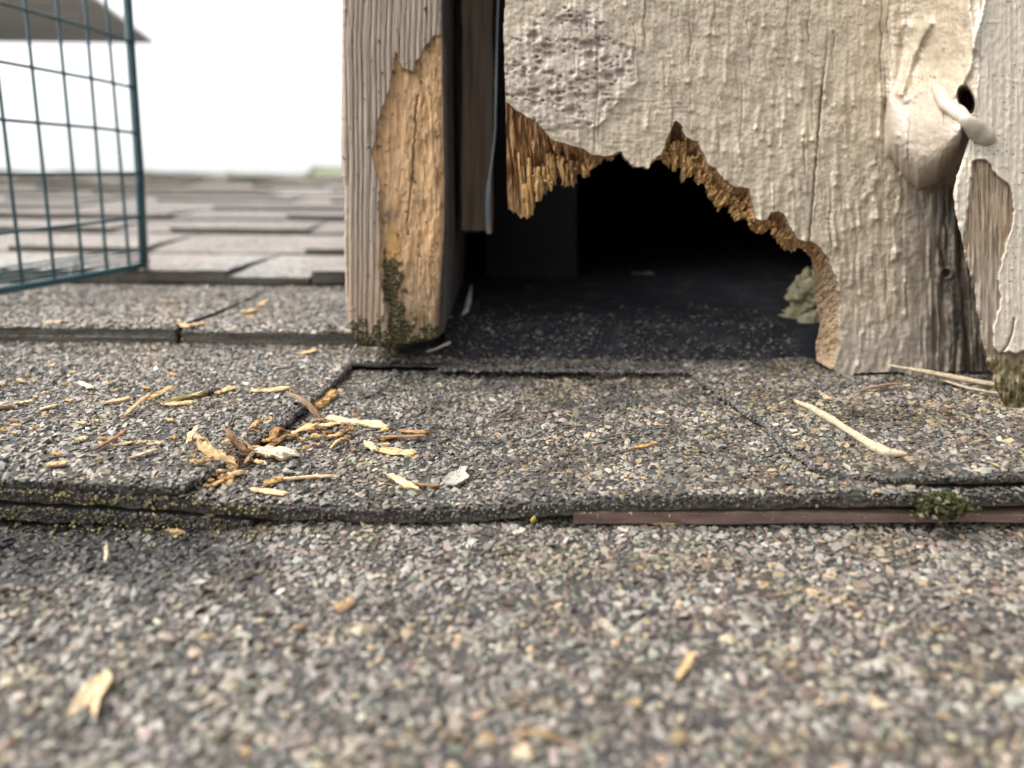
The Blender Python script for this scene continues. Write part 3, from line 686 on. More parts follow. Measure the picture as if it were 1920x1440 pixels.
dep = .0012+.0095*T**.8*wid+.0022*wid*calm*fl*np.sin(math.pi*np.clip(T*1.0, 0, 1))**.5
step_ = np.floor(T*3+.9*fbm(SI/11, T*0, 2, 136))/3; dep = dep+.0012*wid*(step_-T)+.0003*wid*noise(SI/1.6, T*9, 139)+.0006*wid*np.abs(noise(SI/4+T*2, T*6, 140))
PX = PX+1.6*np.sin(math.pi*T)*noise(SI/5, T*4, 138); 
PX = PX-2.5*np.abs(noise(SI/9, T*0, 143))*T*sstep(1230, 1260, PX)
E = at_depth(PX, PY, np.maximum(Y0+.0004, Y0+dep))
bx = np.stack([PX[-1], PY[-1]], -1); back = at_depth(bx[:, 0], bx[:, 1]-np.where(np.arange(ns) < 600, 8, 0), np.full(ns, Y0+.021))
tn = .5+.5*np.clip(fbm(SI/9, T*2, 3, 141), -1, 1)
c = mix(np.zeros(PX.shape+(3,))+np.array([.58, .365, .19]), [.37, .20, .095], sstep(.5, 1.0, tn+.3*sstep(1000, 960, PX)))
c = mix(c, [.52, .36, .20], sstep(.62, .2, tn)*.8*sstep(.15, .6, T))
c = mix(c, [.43, .32, .21], .9*sstep(1500, 1530, PX)*sstep(470, 520, PY))
c = mix(c, [.16, .065, .03], .65*np.exp(-((PX-1262)/16)**2)*sstep(330, 300, PY))
Vv = np.concatenate([E.reshape(-1, 3), back]); cc = np.concatenate([c.reshape(-1, 3), np.full((ns, 3), .05)])
mesh_obj('gnawed_edge', Vv, [grid_faces(nt_, ns), np.stack([np.arange(ns-1)+(nt_-1)*ns, np.arange(1, ns)+(nt_-1)*ns, np.arange(1, ns)+nt_*ns, np.arange(ns-1)+nt_*ns], -1)], M_chew, board, cc, smooth=False)
# splinters along the bite
parts = []
for k in range(320):
    i = rng.choice(np.concatenate([np.arange(20, 190), np.arange(275, 560), np.arange(275, 560)])); p0 = PA[i]*.35+WA[i]*.65
    L = rng.uniform(3, 16); a = rng.normal(-.25, .4); p0 = p0+rng.uniform(-.2, .3)*(PA[i]-WA[i])
    p1 = WA[i]+np.array([math.sin(a)*L*.35, math.cos(a)*L*.35])
    A = at_depth(np.array(p0[0]), np.array(p0[1]), np.array(Y0+.003+.004*rng.random())); B = at_depth(np.array(p1[0]), np.array(p1[1]), np.array(Y0+.004+.006*rng.random()))
    q = np.linspace(0, 1, 5)[:, None]; r = rng.uniform(.00018, .0008)
    parts.append(tube(A+(B-A)*q+.0003*rng.normal(0, 1, (5, 3)), r*np.array([1, 1, .9, .7, .25]), 5))
V, F = join(parts); cc = np.array([.46, .28, .12])*rng.uniform(.6, 1.4, (320, 1)); cc = np.repeat(cc, 27, 0)
mesh_obj('splinters', V, F, M_chew, board, cc, smooth=False)['kind'] = 'stuff'
# the paint run bridging to the corner board
pd = arc([(1752, 160), (1762, 172), (1775, 195), (1790, 207), (1808, 222), (1826, 238), (1844, 254), (1858, 264)], 30)
d0 = float(board_swell(pd[:1, 0], pd[:1, 1])[0])
dd = np.interp(np.linspace(0, 1, 30), [0, .25, .62, 1], [d0-.6, d0*.45+GAP*.55+1.6, GAP+1.6, GAP-.9])*.001
pd3 = at_depth(pd[:, 0], pd[:, 1], Y0-dd)
rr = np.interp(np.linspace(0, 1, 30), [0, .15, .4, .7, .92, 1], [.0012, .0024, .0021, .0027, .0030, .0016])*(1+.12*noise(np.arange(30)/3, np.zeros(30), 3))
V, F4, F3 = tube(pd3, rr, 16)
V = V+.0005*np.stack([noise(V[:, 0]*260, V[:, 2]*260, 351), noise(V[:, 0]*240, V[:, 2]*240, 352), noise(V[:, 0]*250, V[:, 2]*250, 353)], -1)
mesh_obj('paint_run', V, [F4, F3], M_paint, board, np.zeros((len(V), 3))+np.array([.46, .40, .315]))

# corner board
cl = [(1836, -420), (1836, 0), (1840, 60), (1838, 140), (1830, 185), (1826, 215), (1822, 245), (1812, 275), (1801, 310), (1788, 348), (1789, 390), (1796, 420), (1803, 450), (1808, 480), (1818, 512), (1828, 530), (1829, 575), (1837, 600), (1839, 630), (1848, 660), (1851, 688), (1862, 702), (1864, 726), (1878, 752), (1889, 776), (1900, 785), (1915, 790), (1940, 792), (2300, 800), (2300, -420)]
cl2 = [tuple(q) for q in cl[1:8]]+[tuple(q) for q in rough_line(cl[8:28], 1.8, 151, 3)]
corner_poly = [cl[0]]+cl2+cl[28:]
PEEL = [(1825, 303), (1838, 299), (1850, 300), (1858, 315), (1870, 332), (1890, 342), (1898, 365), (1900, 395), (1897, 425), (1889, 447), (1880, 480), (1871, 520), (1876, 560), (1872, 585), (1862, 610), (1861, 640), (1864, 655), (1873, 663), (1892, 660), (1905, 664), (1930, 650), (1960, 650), (2310, 660), (2310, 830), (1780, 830), (1780, 520), (1808, 440), (1816, 380), (1822, 330)]
PEEL = [tuple(q) for q in rough_line(PEEL+[PEEL[0]], 2.2, 161, 4)]
def corner_h(X, Y):
    pe = sdf(X, Y, PEEL); m = sstep(-1.2, 1.2, pe)
    h = .25*fbm(X/8, Y/170, 3, 171)+.12*noise(X/9, Y/14, 172)+.4*np.exp(-(np.maximum(0, -pe)/5)**2)*sstep(0, 3, -pe)
    blobs = sstep(.42, .7, noise(X/13, Y/16, 174)); h += .15*blobs
    wood = -.9+.75*fbm(X/6, Y/130, 3, 175)+.35*noise(X/2.8, Y/40, 176)
    lo = sstep(640, 700, Y); wood += lo*(.9*fbm(X/12, Y/30, 3, 177)-.5)
    h = h*(1-m)+wood*m
    crk = seg_dist(X, Y, [(1901, 598), (1897, 625), (1888, 648), (1876, 663)]); h -= 1.2*np.exp(-(crk/2)**2)*(1-m*.0)
    s = sdf(X, Y, corner_poly); h -= 1.6*sstep(230, 290, Y)*(1-np.sqrt(np.clip(1-(1-np.clip(s/10, 0, 1))**2, 0, 1)))
    return h
def corner_Y(X, Y): return YC-corner_h(X, Y)*.001
def corner_col(X, Y):
    c = np.zeros(X.shape+(3,))+np.array([.61, .535, .425]); c *= (1+.06*fbm(X/10, Y/150, 3, 181))[..., None]
    c = mix(c, [.12, .09, .06], .8*sstep(.52, .62, noise(X/4, Y/7, 182))*sstep(0, .4, fbm(X/60, Y/60, 2, 183)))
    c = mix(c, [.36, .32, .27], .55*sstep(.2, .55, fbm(X/6, Y/110, 3, 188))*sstep(1880, 1830, X))
    wd = np.array([.34, .255, .17])*(1+.35*fbm(X/5, Y/110, 3, 184))[..., None]
    wd = mix(wd, [.11, .075, .045], .7*sstep(.15, .5, fbm(X/5.5, Y/90, 3, 185)))
    wd = mix(wd, [.36, .30, .25], .6*sstep(420, 560, Y))
    wd = mix(wd, [.20, .15, .07], .8*sstep(630, 680, Y))
    wd = mix(wd, [.05, .05, .015], sstep(-.1, .5, fbm(X/11, Y/20, 3, 186)+.5*sstep(660, 760, Y)-.2)*sstep(640, 690, Y))
    wd = mix(wd, [.17, .135, .055], .8*sstep(.1, .4, fbm(X/9, Y/16, 3, 187))*sstep(660, 720, Y))
    c = mix(c, wd, sstep(-1.5, 1.5, sdf(X, Y, PEEL)))
    return mix(c, [.05, .04, .03], .8*np.exp(-(seg_dist(X, Y, [(1901, 598), (1897, 625), (1888, 648), (1876, 663)])/1.6)**2))
corner = thing('corner_board', 'cream corner trim board with peeled bare wood and mossy rotten foot', 'board')
relief('board_face', corner_poly, (1780, 2302, -422, 804), 2.0, corner_Y, corner_col, M_paint, corner, .010, lambda q, x, y: np.zeros((len(q), 3))+np.array([.16, .12, .08]), 3, M_wood, 1.0)
hi = at_depth(np.array([1960., 2300.]), np.array([-420., 700.]), np.array([Y0+.012, Y0+.012]))

# ------------------------------------------------------------------ grey weathered post
post_r = [(825, -420), (828, 0), (829, 60), (831, 200), (833, 330), (833, 425), (828, 500), (824, 560), (823, 605), (821, 632)]
post_b = [(812, 638), (795, 641), (770, 646), (745, 651), (715, 650), (690, 650), (672, 645), (664, 636), (657, 618), (651, 590), (648, 540), (645, 470), (646, 400), (646, 350), (640, 330), (640, 250), (641, 120), (642, 0), (640, -420)]
pp = rough_line(post_r+post_b[:-1], .9, 191, 4)
post_poly = [tuple(q) for q in pp]+[(640, -420)]
TAN = [(744, 100), (750, 118), (757, 131), (775, 136), (784, 112), (790, 104), (800, 86), (815, 68), (840, 70), (842, 660), (735, 662), (728, 600), (718, 540), (711, 500), (717, 450), (711, 400), (713, 350), (705, 320), (698, 290), (708, 258), (713, 215), (725, 190), (735, 150), (741, 112)]
TAN = [tuple(q) for q in rough_line(TAN+[TAN[0]], 2.5, 201, 4)]
PCR = [(783, 180), (779, 240), (775, 300), (771, 360), (764, 420), (766, 440)]
def post_rid(X, Y):
    xx = X+4*fbm(X*0+3, Y/220, 2, 211)+7*noise(X/30, Y/900, 215)
    return np.abs(np.sin(math.pi*xx/10.5))**.55
def post_h(X, Y):
    m = sstep(-2, 2, sdf(X, Y, TAN))
    xx = X+5*fbm(X*0+3, Y/160, 2, 211)
    rid = post_rid(X, Y)
    h = .55*rid+.12*noise(xx/3, Y/300, 213)+.12*fbm(X/4, Y/60, 2, 214)
    fac = np.floor(2.6*fbm(X/22, Y/90, 2, 221)+.5)/2.6
    wood = -1.5+.8*fac+.5*fbm(X/14, Y/60, 3, 227)+.11*fbm(X/5, Y/110, 3, 222)+.07*noise(X/14, Y/14, 226)-1.1*sstep(600, 380, Y)*sstep(745, 735, X)*.4
    wood -= 1.1*np.exp(-(seg_dist(X+2*noise(Y/14, X*0, 246), Y, PCR)/2.0)**2)
    wood += .8*sstep(795, 800, X+8*noise(Y/20, X*0, 224))*sstep(350, 300, Y)*(.6+.6*noise(X/6, Y/30, 225))
    h = h*(1-m)+wood*m
    s = sdf(X, Y, post_poly); h -= 2.2*(1-np.sqrt(np.clip(1-(1-np.clip(s/12, 0, 1))**2, 0, 1)))
    mo = moss_m(X, Y); h += mo*(.5*fbm(X/5, Y/5, 3, 228)+.2)
    return h
def moss_m(X, Y):
    a = sstep(570, 635, Y+12*fbm(X/12, Y/20, 2, 231))*(.55+.45*sstep(720, 660, X))
    b = np.exp(-(((X-735)/20)**2+((Y-530)/55)**2))
    return np.clip(sstep(.08, .5, a*1.15+b*1.1+.55*fbm(X/13, Y/20, 4, 232)-.2+.5*np.exp(-(((X-752)/16)**2+((Y-605)/40)**2))), 0, 1)
def post_col(X, Y):
    xx = X+5*fbm(X*0+3, Y/160, 2, 211)
    g = np.zeros(X.shape+(3,))+np.array([.285, .23, .18])
    rd_ = post_rid(X, Y)
    g = mix(g, [.35, .285, .225], sstep(.5, .95, rd_+.3*fbm(X/8, Y/200, 2, 216)))
    g = mix(g, [.13, .095, .08], .8*sstep(.62, .2, rd_))
    g = mix(g, [.10, .08, .05], .7*sstep(590, 650, Y+25*fbm(X/10, Y/20, 2, 249)))
    g = mix(g, [.34, .24, .16], .55*sstep(350, 600, Y+30*fbm(X/30, Y/40, 2, 233)))
    t = np.zeros(X.shape+(3,))+np.array([.53, .335, .178])
    t *= (1+.15*fbm(X/6, Y/120, 3, 241))[..., None]
    t = mix(t, [.50, .34, .19], .5*sstep(0, .5, fbm(X/25, Y/60, 2, 243)))
    t = mix(t, [.27, .19, .13], .8*sstep(430, 610, Y+20*fbm(X/12, Y/60, 2, 248)))
    t = mix(t, [.15, .105, .06], .65*sstep(520, 640, Y+45*fbm(X/9, Y/45, 3, 252)))
    t = mix(t, [.46, .25, .07], .7*np.exp(-(((X-738)/14)**2+((Y-465)/45)**2)))
    t = mix(t, [.16, .085, .04], np.exp(-(seg_dist(X+2*noise(Y/14, X*0, 246), Y, PCR)/1.7)**2)*.8*sstep(-.3, .2, noise(Y/25, X*0, 247)+.3))
    t = mix(t, [.20, .10, .045], .6*np.exp(-(seg_dist(X, Y, [(785, 460), (783, 520), (780, 600)])/1.6)**2))
    t = mix(t, [.22, .12, .05], .6*sstep(.25, .5, fbm(X/12, Y/28, 3, 245))*sstep(760, 790, X))
    c = mix(g, t, sstep(-1.5, 1.5, sdf(X, Y, TAN)))
    c = mix(c, [.12, .11, .10], .6*np.exp(-(((X-732)/20)**2+((Y-405)/16)**2)))
    mo = moss_m(X, Y); mc = mix(np.zeros(X.shape+(3,))+np.array([.03, .031, .016]), [.12, .105, .045], sstep(.1, .5, fbm(X/5, Y/5, 2, 251)))
    return mix(c, mc, mo*.92)
post = thing('weathered_post', 'upright grey timber end with gnawed tan patch and dark mossy foot', 'post')
def post_rim(q, x, y):
    n = fbm(q[:, 1]*420, q[:, 2]*7, 3, 261); c = np.zeros((len(q), 3))+np.array([.15, .135, .13])  # sides darker than the face: their shade is put into the colour
    return c*(1+.6*n)[:, None]
relief('timber', post_poly, (636, 844, -424, 656), 1.6, lambda X, Y: YP-post_h(X, Y)*.001, post_col, M_wood, post, .135, post_rim, 40)
# pale bead along the foot of the post's side
pts = np.array([(884, 535), (880, 556), (876, 580), (867, 602), (858, 622), (843, 643), (815, 655), (800, 659)], float); pa = arc(pts, 30)
yy = YP+np.interp(pa[:, 1], [535, 556, 580, 602, 622, 642, 660], [.105, .080, .066, .050, .037, .027, .014])
V, F4, F3 = tube(at_depth(pa[:, 0], pa[:, 1], yy), np.interp(np.arange(30), [0, 5, 12, 20, 29], [.0004, .0013, .0018, .0008, .0004]), 8)
tag(mesh_obj('bent_strip', V, [F4, F3], M_white), 'pale bent strip curling out under the side of the grey post', 'strip')
# spider thread
A = at_depth(np.array(668.), np.array(645.), np.array(YP)); uB, vB = on_roof(np.array(640.), np.array(682.), .002); B = roof2world(uB, vB, .002)
V, F4, F3 = tube(A+(B-A)*np.linspace(0, 1, 6)[:, None]-np.array([0, 0, .0008])*np.sin(np.linspace(0, math.pi, 6))[:, None], .00009, 5)
tag(mesh_obj('spider_thread', V, [F4, F3], M_thread), 'fine spider thread from the corner of the post foot to the shingle', 'thread')

# ------------------------------------------------------------------ behind the post and inside the hole
def slab(px0, px1, py0, py1, Y, th, wob=0, seed=0):
    n = 24; ys = np.linspace(py0, py1, n); l = px0+wob*fbm(ys/80, ys*0, 2, seed); r = px1+wob*fbm(ys/80, ys*0+4, 2, seed+1)
    a = at_depth(l, ys, np.full(n, Y)); b = at_depth(r, ys, np.full(n, Y)); off = np.array([0, th, 0])
    V = np.stack([a, b, b+off, a+off], 1).reshape(-1, 3)
    i = np.arange(n-1)[:, None]*4; j = np.arange(4)[None]
    F = np.stack([i+j, i+(j+1) % 4, i+4+(j+1) % 4, i+4+j], -1).reshape(-1, 4)
    return V, np.concatenate([F, [[3, 2, 1, 0], [4*n-4, 4*n-3, 4*n-2, 4*n-1]]]), np.zeros((0, 3), int)
V, F4, _ = slab(866, 924, -420, 432, Y0+.055, .02, 3, 5)
tag(mesh_obj('inner_trim', V, [F4], M_grey, smooth=False), 'grey brown blurred trim board in the gap behind the post', 'board')
parts = []
fa = arc([(934, -420), (934, 0), (932, 60), (930, 150), (928, 250), (922, 300), (916, 345), (914, 390), (917, 438)], 50)
fy = np.full(50, Y0+.030)
hw = np.interp(fa[:, 1], [0, 330, 350, 440], [2.2, 2.2, 4, 4.5]); a = at_depth(fa[:, 0]-hw, fa[:, 1], fy); b = at_depth(fa[:, 0]+hw, fa[:, 1], fy); a2 = a+np.array([.0, .004, 0]); b2 = b+np.array([0, .004, 0])
V = np.stack([a, b, b2, a2], 1).reshape(-1, 3); i = np.arange(49)[:, None]*4; j = np.arange(4)[None]
F = np.stack([i+j, i+(j+1) % 4, i+4+(j+1) % 4, i+4+j], -1).reshape(-1, 4)
tag(mesh_obj('metal_flashing', V, [np.concatenate([F, [[196, 197, 198, 199]]])], M_metal, smooth=False), 'thin shiny metal flashing edge hanging between post and painted board', 'flashing')
V, F4, _ = slab(912, 1082, -420, 640, Y0+.16, .03, 1.5, 15)
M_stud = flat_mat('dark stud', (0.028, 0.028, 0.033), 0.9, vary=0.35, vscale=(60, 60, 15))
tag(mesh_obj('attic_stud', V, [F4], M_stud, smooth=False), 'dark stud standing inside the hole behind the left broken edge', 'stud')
# attic cavity: walls, back and lid around the darkness
xl = float(at_depth(np.array(840.), np.array(500.), np.array(YP))[0])-.004; xr = .62; yb = Y0+.75; zt = .42
base = float(roof2world(0, .3, -.02)[2])-.05
cav = thing('attic_cavity', 'dark attic space seen through the gnawed hole', 'attic')
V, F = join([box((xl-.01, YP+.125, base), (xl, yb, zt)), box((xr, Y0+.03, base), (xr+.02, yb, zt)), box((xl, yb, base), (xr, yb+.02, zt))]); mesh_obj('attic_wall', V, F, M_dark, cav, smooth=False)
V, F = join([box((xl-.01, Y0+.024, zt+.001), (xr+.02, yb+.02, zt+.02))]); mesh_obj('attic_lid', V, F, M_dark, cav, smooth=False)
zt0 = float(at_depth(np.array(1400.), np.array(-420.), np.array(Y0))[2])
V, F = join([box((xl, Y0+.024, zt0-.01), (xr, Y0+.04, zt))]); mesh_obj('upper_siding', V, F, M_grey, cav, smooth=False)
V, F = join([box((float(at_depth(np.array(1905.), np.array(300.), np.array(Y0))[0]), Y0+.014, base), (xr, Y0+.028, zt))]); mesh_obj('side_siding', V, F, M_grey, cav, smooth=False)
gu, gv = np.meshgrid(np.linspace(xl, xr, 150), np.concatenate([np.linspace(Y0+.010, Y0+.16, 70), np.linspace(Y0+.18, yb, 12)])/cs)
q = fbm(gu*55, gv*60, 3, 311)
gw = -.0022+.0028*fbm(gu*38, gu*0+gv*20, 3, 317)*sstep((Y0+.06)/cs, (Y0+.02)/cs, gv)+.0142*sstep((Y0+.012)/cs, (Y0+.044)/cs, gv)+.0018*q+.0006*noise(gu*300, gv*300, 313)
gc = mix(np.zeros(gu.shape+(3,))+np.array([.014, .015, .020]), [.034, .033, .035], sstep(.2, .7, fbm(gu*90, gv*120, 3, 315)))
n = 4200; qu = rng.uniform(xl, .12, n); qv = (Y0+.006+rng.exponential(.016, n))/cs
qw = np.maximum(.0006, -.0022+.0028*fbm(qu*38, qu*0+qv*20, 3, 317)*sstep((Y0+.06)/cs, (Y0+.02)/cs, qv)+.0142*sstep((Y0+.012)/cs, (Y0+.044)/cs, qv)+.0018*fbm(qu*55, qv*60, 3, 311))
granule_mesh('grit', cav, qu, qv, qw, rng.lognormal(math.log(.0015), .3, n), PAL[rng.choice(12, n, p=PW/PW.sum())]*np.array([.36, .35, .34]))  # granule palette darkened to blend into the painted shade of the sheet
mesh_obj('hole_shade_sheet', roof2world(gu, gv, gw).reshape(-1, 3), [grid_faces(*gu.shape)], M_edge, cav, gc.reshape(-1, 3))  # added dark sheet over the shingles, standing in for shade inside the hole
# insulation tuft
parts = []
for bx_, by_, rx_, ry_, sd_ in ((1545, 612, .021, .012, 1), (1518, 556, .0085, .0105, 2), (1500, 628, .013, .006, 3)):
    c0 = at_depth(np.array(float(bx_)), np.array(float(by_)), np.array(Y0+.062)); a_ = np.linspace(0, 2*math.pi, 49)[None, :-1]; b_ = np.linspace(.02, math.pi-.02, 30)[:, None]
    rr_ = 1+.28*fbm(np.cos(a_)*1.6+b_*2, np.sin(a_)*1.6+sd_*3, 4, 361)+.10*noise(a_*9, b_*14, sd_)
    P = np.stack([rx_*rr_*np.sin(b_)*np.cos(a_), .012*rr_*np.sin(b_)*np.sin(a_), ry_*rr_*np.cos(b_)+0*a_], -1)+c0
    i_ = np.arange(29)[:, None]*48; j_ = np.arange(48)[None]
    parts.append((P.reshape(-1, 3), np.stack([i_+j_, i_+48+j_, i_+48+(j_+1) % 48, i_+(j_+1) % 48], -1).reshape(-1, 4), np.zeros((0, 3), int)))
V, F = join(parts); tag(mesh_obj('insulation_tuft', V, F, M_insul), 'pale yellowish insulation tuft inside the hole behind its right edge', 'insulation')

# ------------------------------------------------------------------ brown metal strip under the right half
st = dense([(1076, 965), (1300, 966), (1500, 966), (1650, 969), (1750, 971), (1920, 970), (2500, 972)], 12)
uT, wT = at_v(st[:, 0], st[:, 1]-6+1.2*fbm(st[:, 0]/60, st[:, 0]*0, 3, 301), VB-.0010); hgt = np.interp(st[:, 0], [1076, 1300, 1600, 1750, 1920, 2500], [23, 24, 20, 15, 16, 16])
_, wB = at_v(st[:, 0], st[:, 1]-7+hgt+.8*fbm(st[:, 0]/40, st[:, 0]*0, 3, 302), VB-.0010); n = len(st)
prof = [(0.055, -.0040, 1), (.0030, -.0002, 1), (0, -.0003, 1), (0, 0, 0), (.0012, 0, 0), (.055, 0, 0)]
R_ = [roof2world(uT, np.full(n, VB-.0010+dv)+.0006*noise(uT*40, uT*0), np.where(k, wT, wB)+dw) for dv, dw, k in prof]
V = np.concatenate(R_); F = [grid_faces(6, n, 0, True)]; F.append(np.array([[0, n, 2*n, 3*n], [0, 3*n, 4*n, 5*n]]))
strip = tag(mesh_obj('metal_strip', V, F, M_strip, smooth=False), 'pinkish brown metal strip poking out under the shingle edge', 'metal strip')
n = 130; uu = rng.uniform(float(uT[0]), .17, n); fr = rng.beta(.6, 1.6, n)
granule_mesh('grit', strip, uu, np.full(n, VB-.0013), np.interp(uu, uT, wT)-fr*.0028, rng.lognormal(math.log(.00035), .5, n), np.array([.30, .26, .21])*rng.uniform(.3, 1.5, (n, 1)), (.5, 1), .9)
# little wood pieces wedged under it and the moss clump
def moss(name, label, cx, cy, w0, n, ru, rv, rw):
    uc, vc = on_roof(np.array(float(cx)), np.array(float(cy)), w0)
    u = uc+rng.normal(0, ru, n); v = vc+rng.normal(0, rv, n); w = w0+np.abs(rng.normal(0, rw, n))
    f = fbm(u*500, w*500, 2, 271)
    c = mix(np.zeros((n, 3))+np.array([.045, .05, .016]), [.12, .13, .03], sstep(0, .5, f)); c = mix(c, [.28, .25, .16], (rng.random(n) < .12)*1.0)
    P = ICO[None]*(rng.uniform(.0003, .0010, (n, 1, 1)))*rng.uniform(.5, 1.5, (n, 12, 1))
    V = roof2world(u, v, w)[:, None]+P
    o = mesh_obj(name, V.reshape(-1, 3), [(ICF[None]+12*np.arange(n)[:, None, None]).reshape(-1, 3)], M_moss, None, np.repeat(c, 12, 0), False)
    return tag(o, label, 'moss')
um, wm = at_v(np.array(1766.), np.array(945.), VB-.003)
def moss_at(u0, v0, w0, n, ru, rv, rw, label):
    u = u0+rng.normal(0, ru, n); v = v0+rng.normal(0, rv, n); w = w0+rng.normal(0, rw, n)
    f = fbm(u*420, w*420, 2, 271)
    c = mix(np.zeros((n, 3))+np.array([.04, .043, .018]), [.06, .066, .022], sstep(0.05, .5, f)); c = mix(c, [.16, .14, .1], (rng.random(n) < .12)*1.0)
    P = ICO[None]*(rng.uniform(.0002, .0006, (n, 1, 1)))*rng.uniform(.4, 1.9, (n, 12, 1))
    V = roof2world(u, v, w)[:, None]+P
    tag(mesh_obj('moss_clump', V.reshape(-1, 3), [(ICF[None]+12*np.arange(n)[:, None, None]).reshape(-1, 3)], M_moss, None, np.repeat(c, 12, 0), False), label, 'moss')
moss_at(float(um), VB-.004, float(wm), 900, .0026, .0013, .0013, 'dark green moss clump on the brown metal strip')

# ------------------------------------------------------------------ wood chips and other litter
def surf_w(u, v, px, py):
    if v < VB: return float(wFG(u, v))
    if v > VB+EXP: return float(.001+.0065*max(0, 1-(v-VB-EXP)/EXP))
    if u < np.interp(v, vv, RL[:, 0]): return float(wTL(u, v))
    if u > np.interp(v, vr, LR[:, 0]) and v > vfR(u): return float(wTR(u, v))
    return float(wST(u, v) if v > VS else wLA(u, v))
def surf(px, py):
    w = 0.0
    for _ in range(5):
        u, v = on_roof(np.array(float(px)), np.array(float(py)), w); w = surf_w(float(u), float(v), px, py)
    return float(u), float(v), w
def chip(label, p0, p1, wpx, col0, lift=.0011, curl=0.0, thick=.0009, name='wood_chip', cat='wood chip', group=None, raise0=0.0, raise1=0.0, flat=1.0, mat=None, fray=1.0):
    a = np.array(surf(*p0)); b = np.array(surf(*p1)); a[2] += lift+raise0; b[2] += lift+raise1
    n = 12; q = np.linspace(0, 1, n)
    d = b-a; L = np.linalg.norm(d); d /= L
    side = np.cross(d, [0, 0, 1]); side /= np.linalg.norm(side)+1e-9
    tiltv = rng.normal(0, .35); up = np.cross(side, d); s2 = side*math.cos(tiltv)+up*math.sin(tiltv); u2 = np.cross(s2, d)
    zc = np.hypot(a[1], .085); mid = (a+b)/2
    wid = wpx/FPX*math.hypot(mid[1], CAM_H-mid[2])*flat
    cen = a+(b-a)*q[:, None]+up*(curl*L*np.sin(math.pi*q))[:, None]+side*(.06*L*noise(q*2+rng.random()*50, q*0))[:, None]
    prof = np.clip(np.minimum(q/rng.uniform(.08, .3)+.25, (1-q)/rng.uniform(.06, .25)+.3), 0, 1)*(.85+.35*noise(q*4+rng.random()*90, q*0))
    m = 6; sj = np.linspace(-1, 1, m)
    topz = thick*(.5+.5*(1-sj**2))
    V = []; cc = []; ends = rng.uniform(-.5, .5, (2, m))
    col = np.array(col0)*np.array([.86, .80, .72]); wid *= 1.25; thick *= .7; curl *= .6
    for sgn in (1, -1):
        for k in range(n):
            for j in range(m):
                fr = fray*.16*L*ends[k % 2, j] if k in (0, n-1) else .01*L*(rng.random()-.5)
                V.append(cen[k]+s2*(sj[j]*wid*.5*prof[k]*(1+.15*(rng.random()-.5)))+u2*(sgn*topz[j]*.5*(prof[k]*.7+.3))+d*fr+u2*thick*.18*rng.normal())
                cc.append(col*(1+.55*float(noise(j*1.7+rng.random()*.3, k*.35, 5))+.10*rng.normal()))
    V = np.array(V); V = roof2world(V[:, 0], V[:, 1], V[:, 2])
    f1 = grid_faces(n, m); f2 = grid_faces(n, m, n*m, True); fs = []
    for k in range(n-1):
        fs += [[k*m, k*m+m, n*m+k*m+m, n*m+k*m], [k*m+m-1, n*m+k*m+m-1, n*m+k*m+2*m-1, k*m+2*m-1]]
    for j in range(m-1):
        fs += [[j, n*m+j, n*m+j+1, j+1], [(n-1)*m+j, (n-1)*m+j+1, n*m+(n-1)*m+j+1, n*m+(n-1)*m+j]]
    o = mesh_obj(name, V, [f1, f2, np.array(fs)], mat or M_chip, None, np.array(cc), smooth=False)
    return tag(o, label, cat, group)
T1, T2, T3 = (.58, .43, .24), (.66, .53, .34), (.50, .32, .14)
B1, B2, W1 = (.27, .165, .095), (.16, .10, .07), (.62, .55, .45)
OL = (.42, .35, .18)
G = 'gnawed wood chips scattered on the shingles'
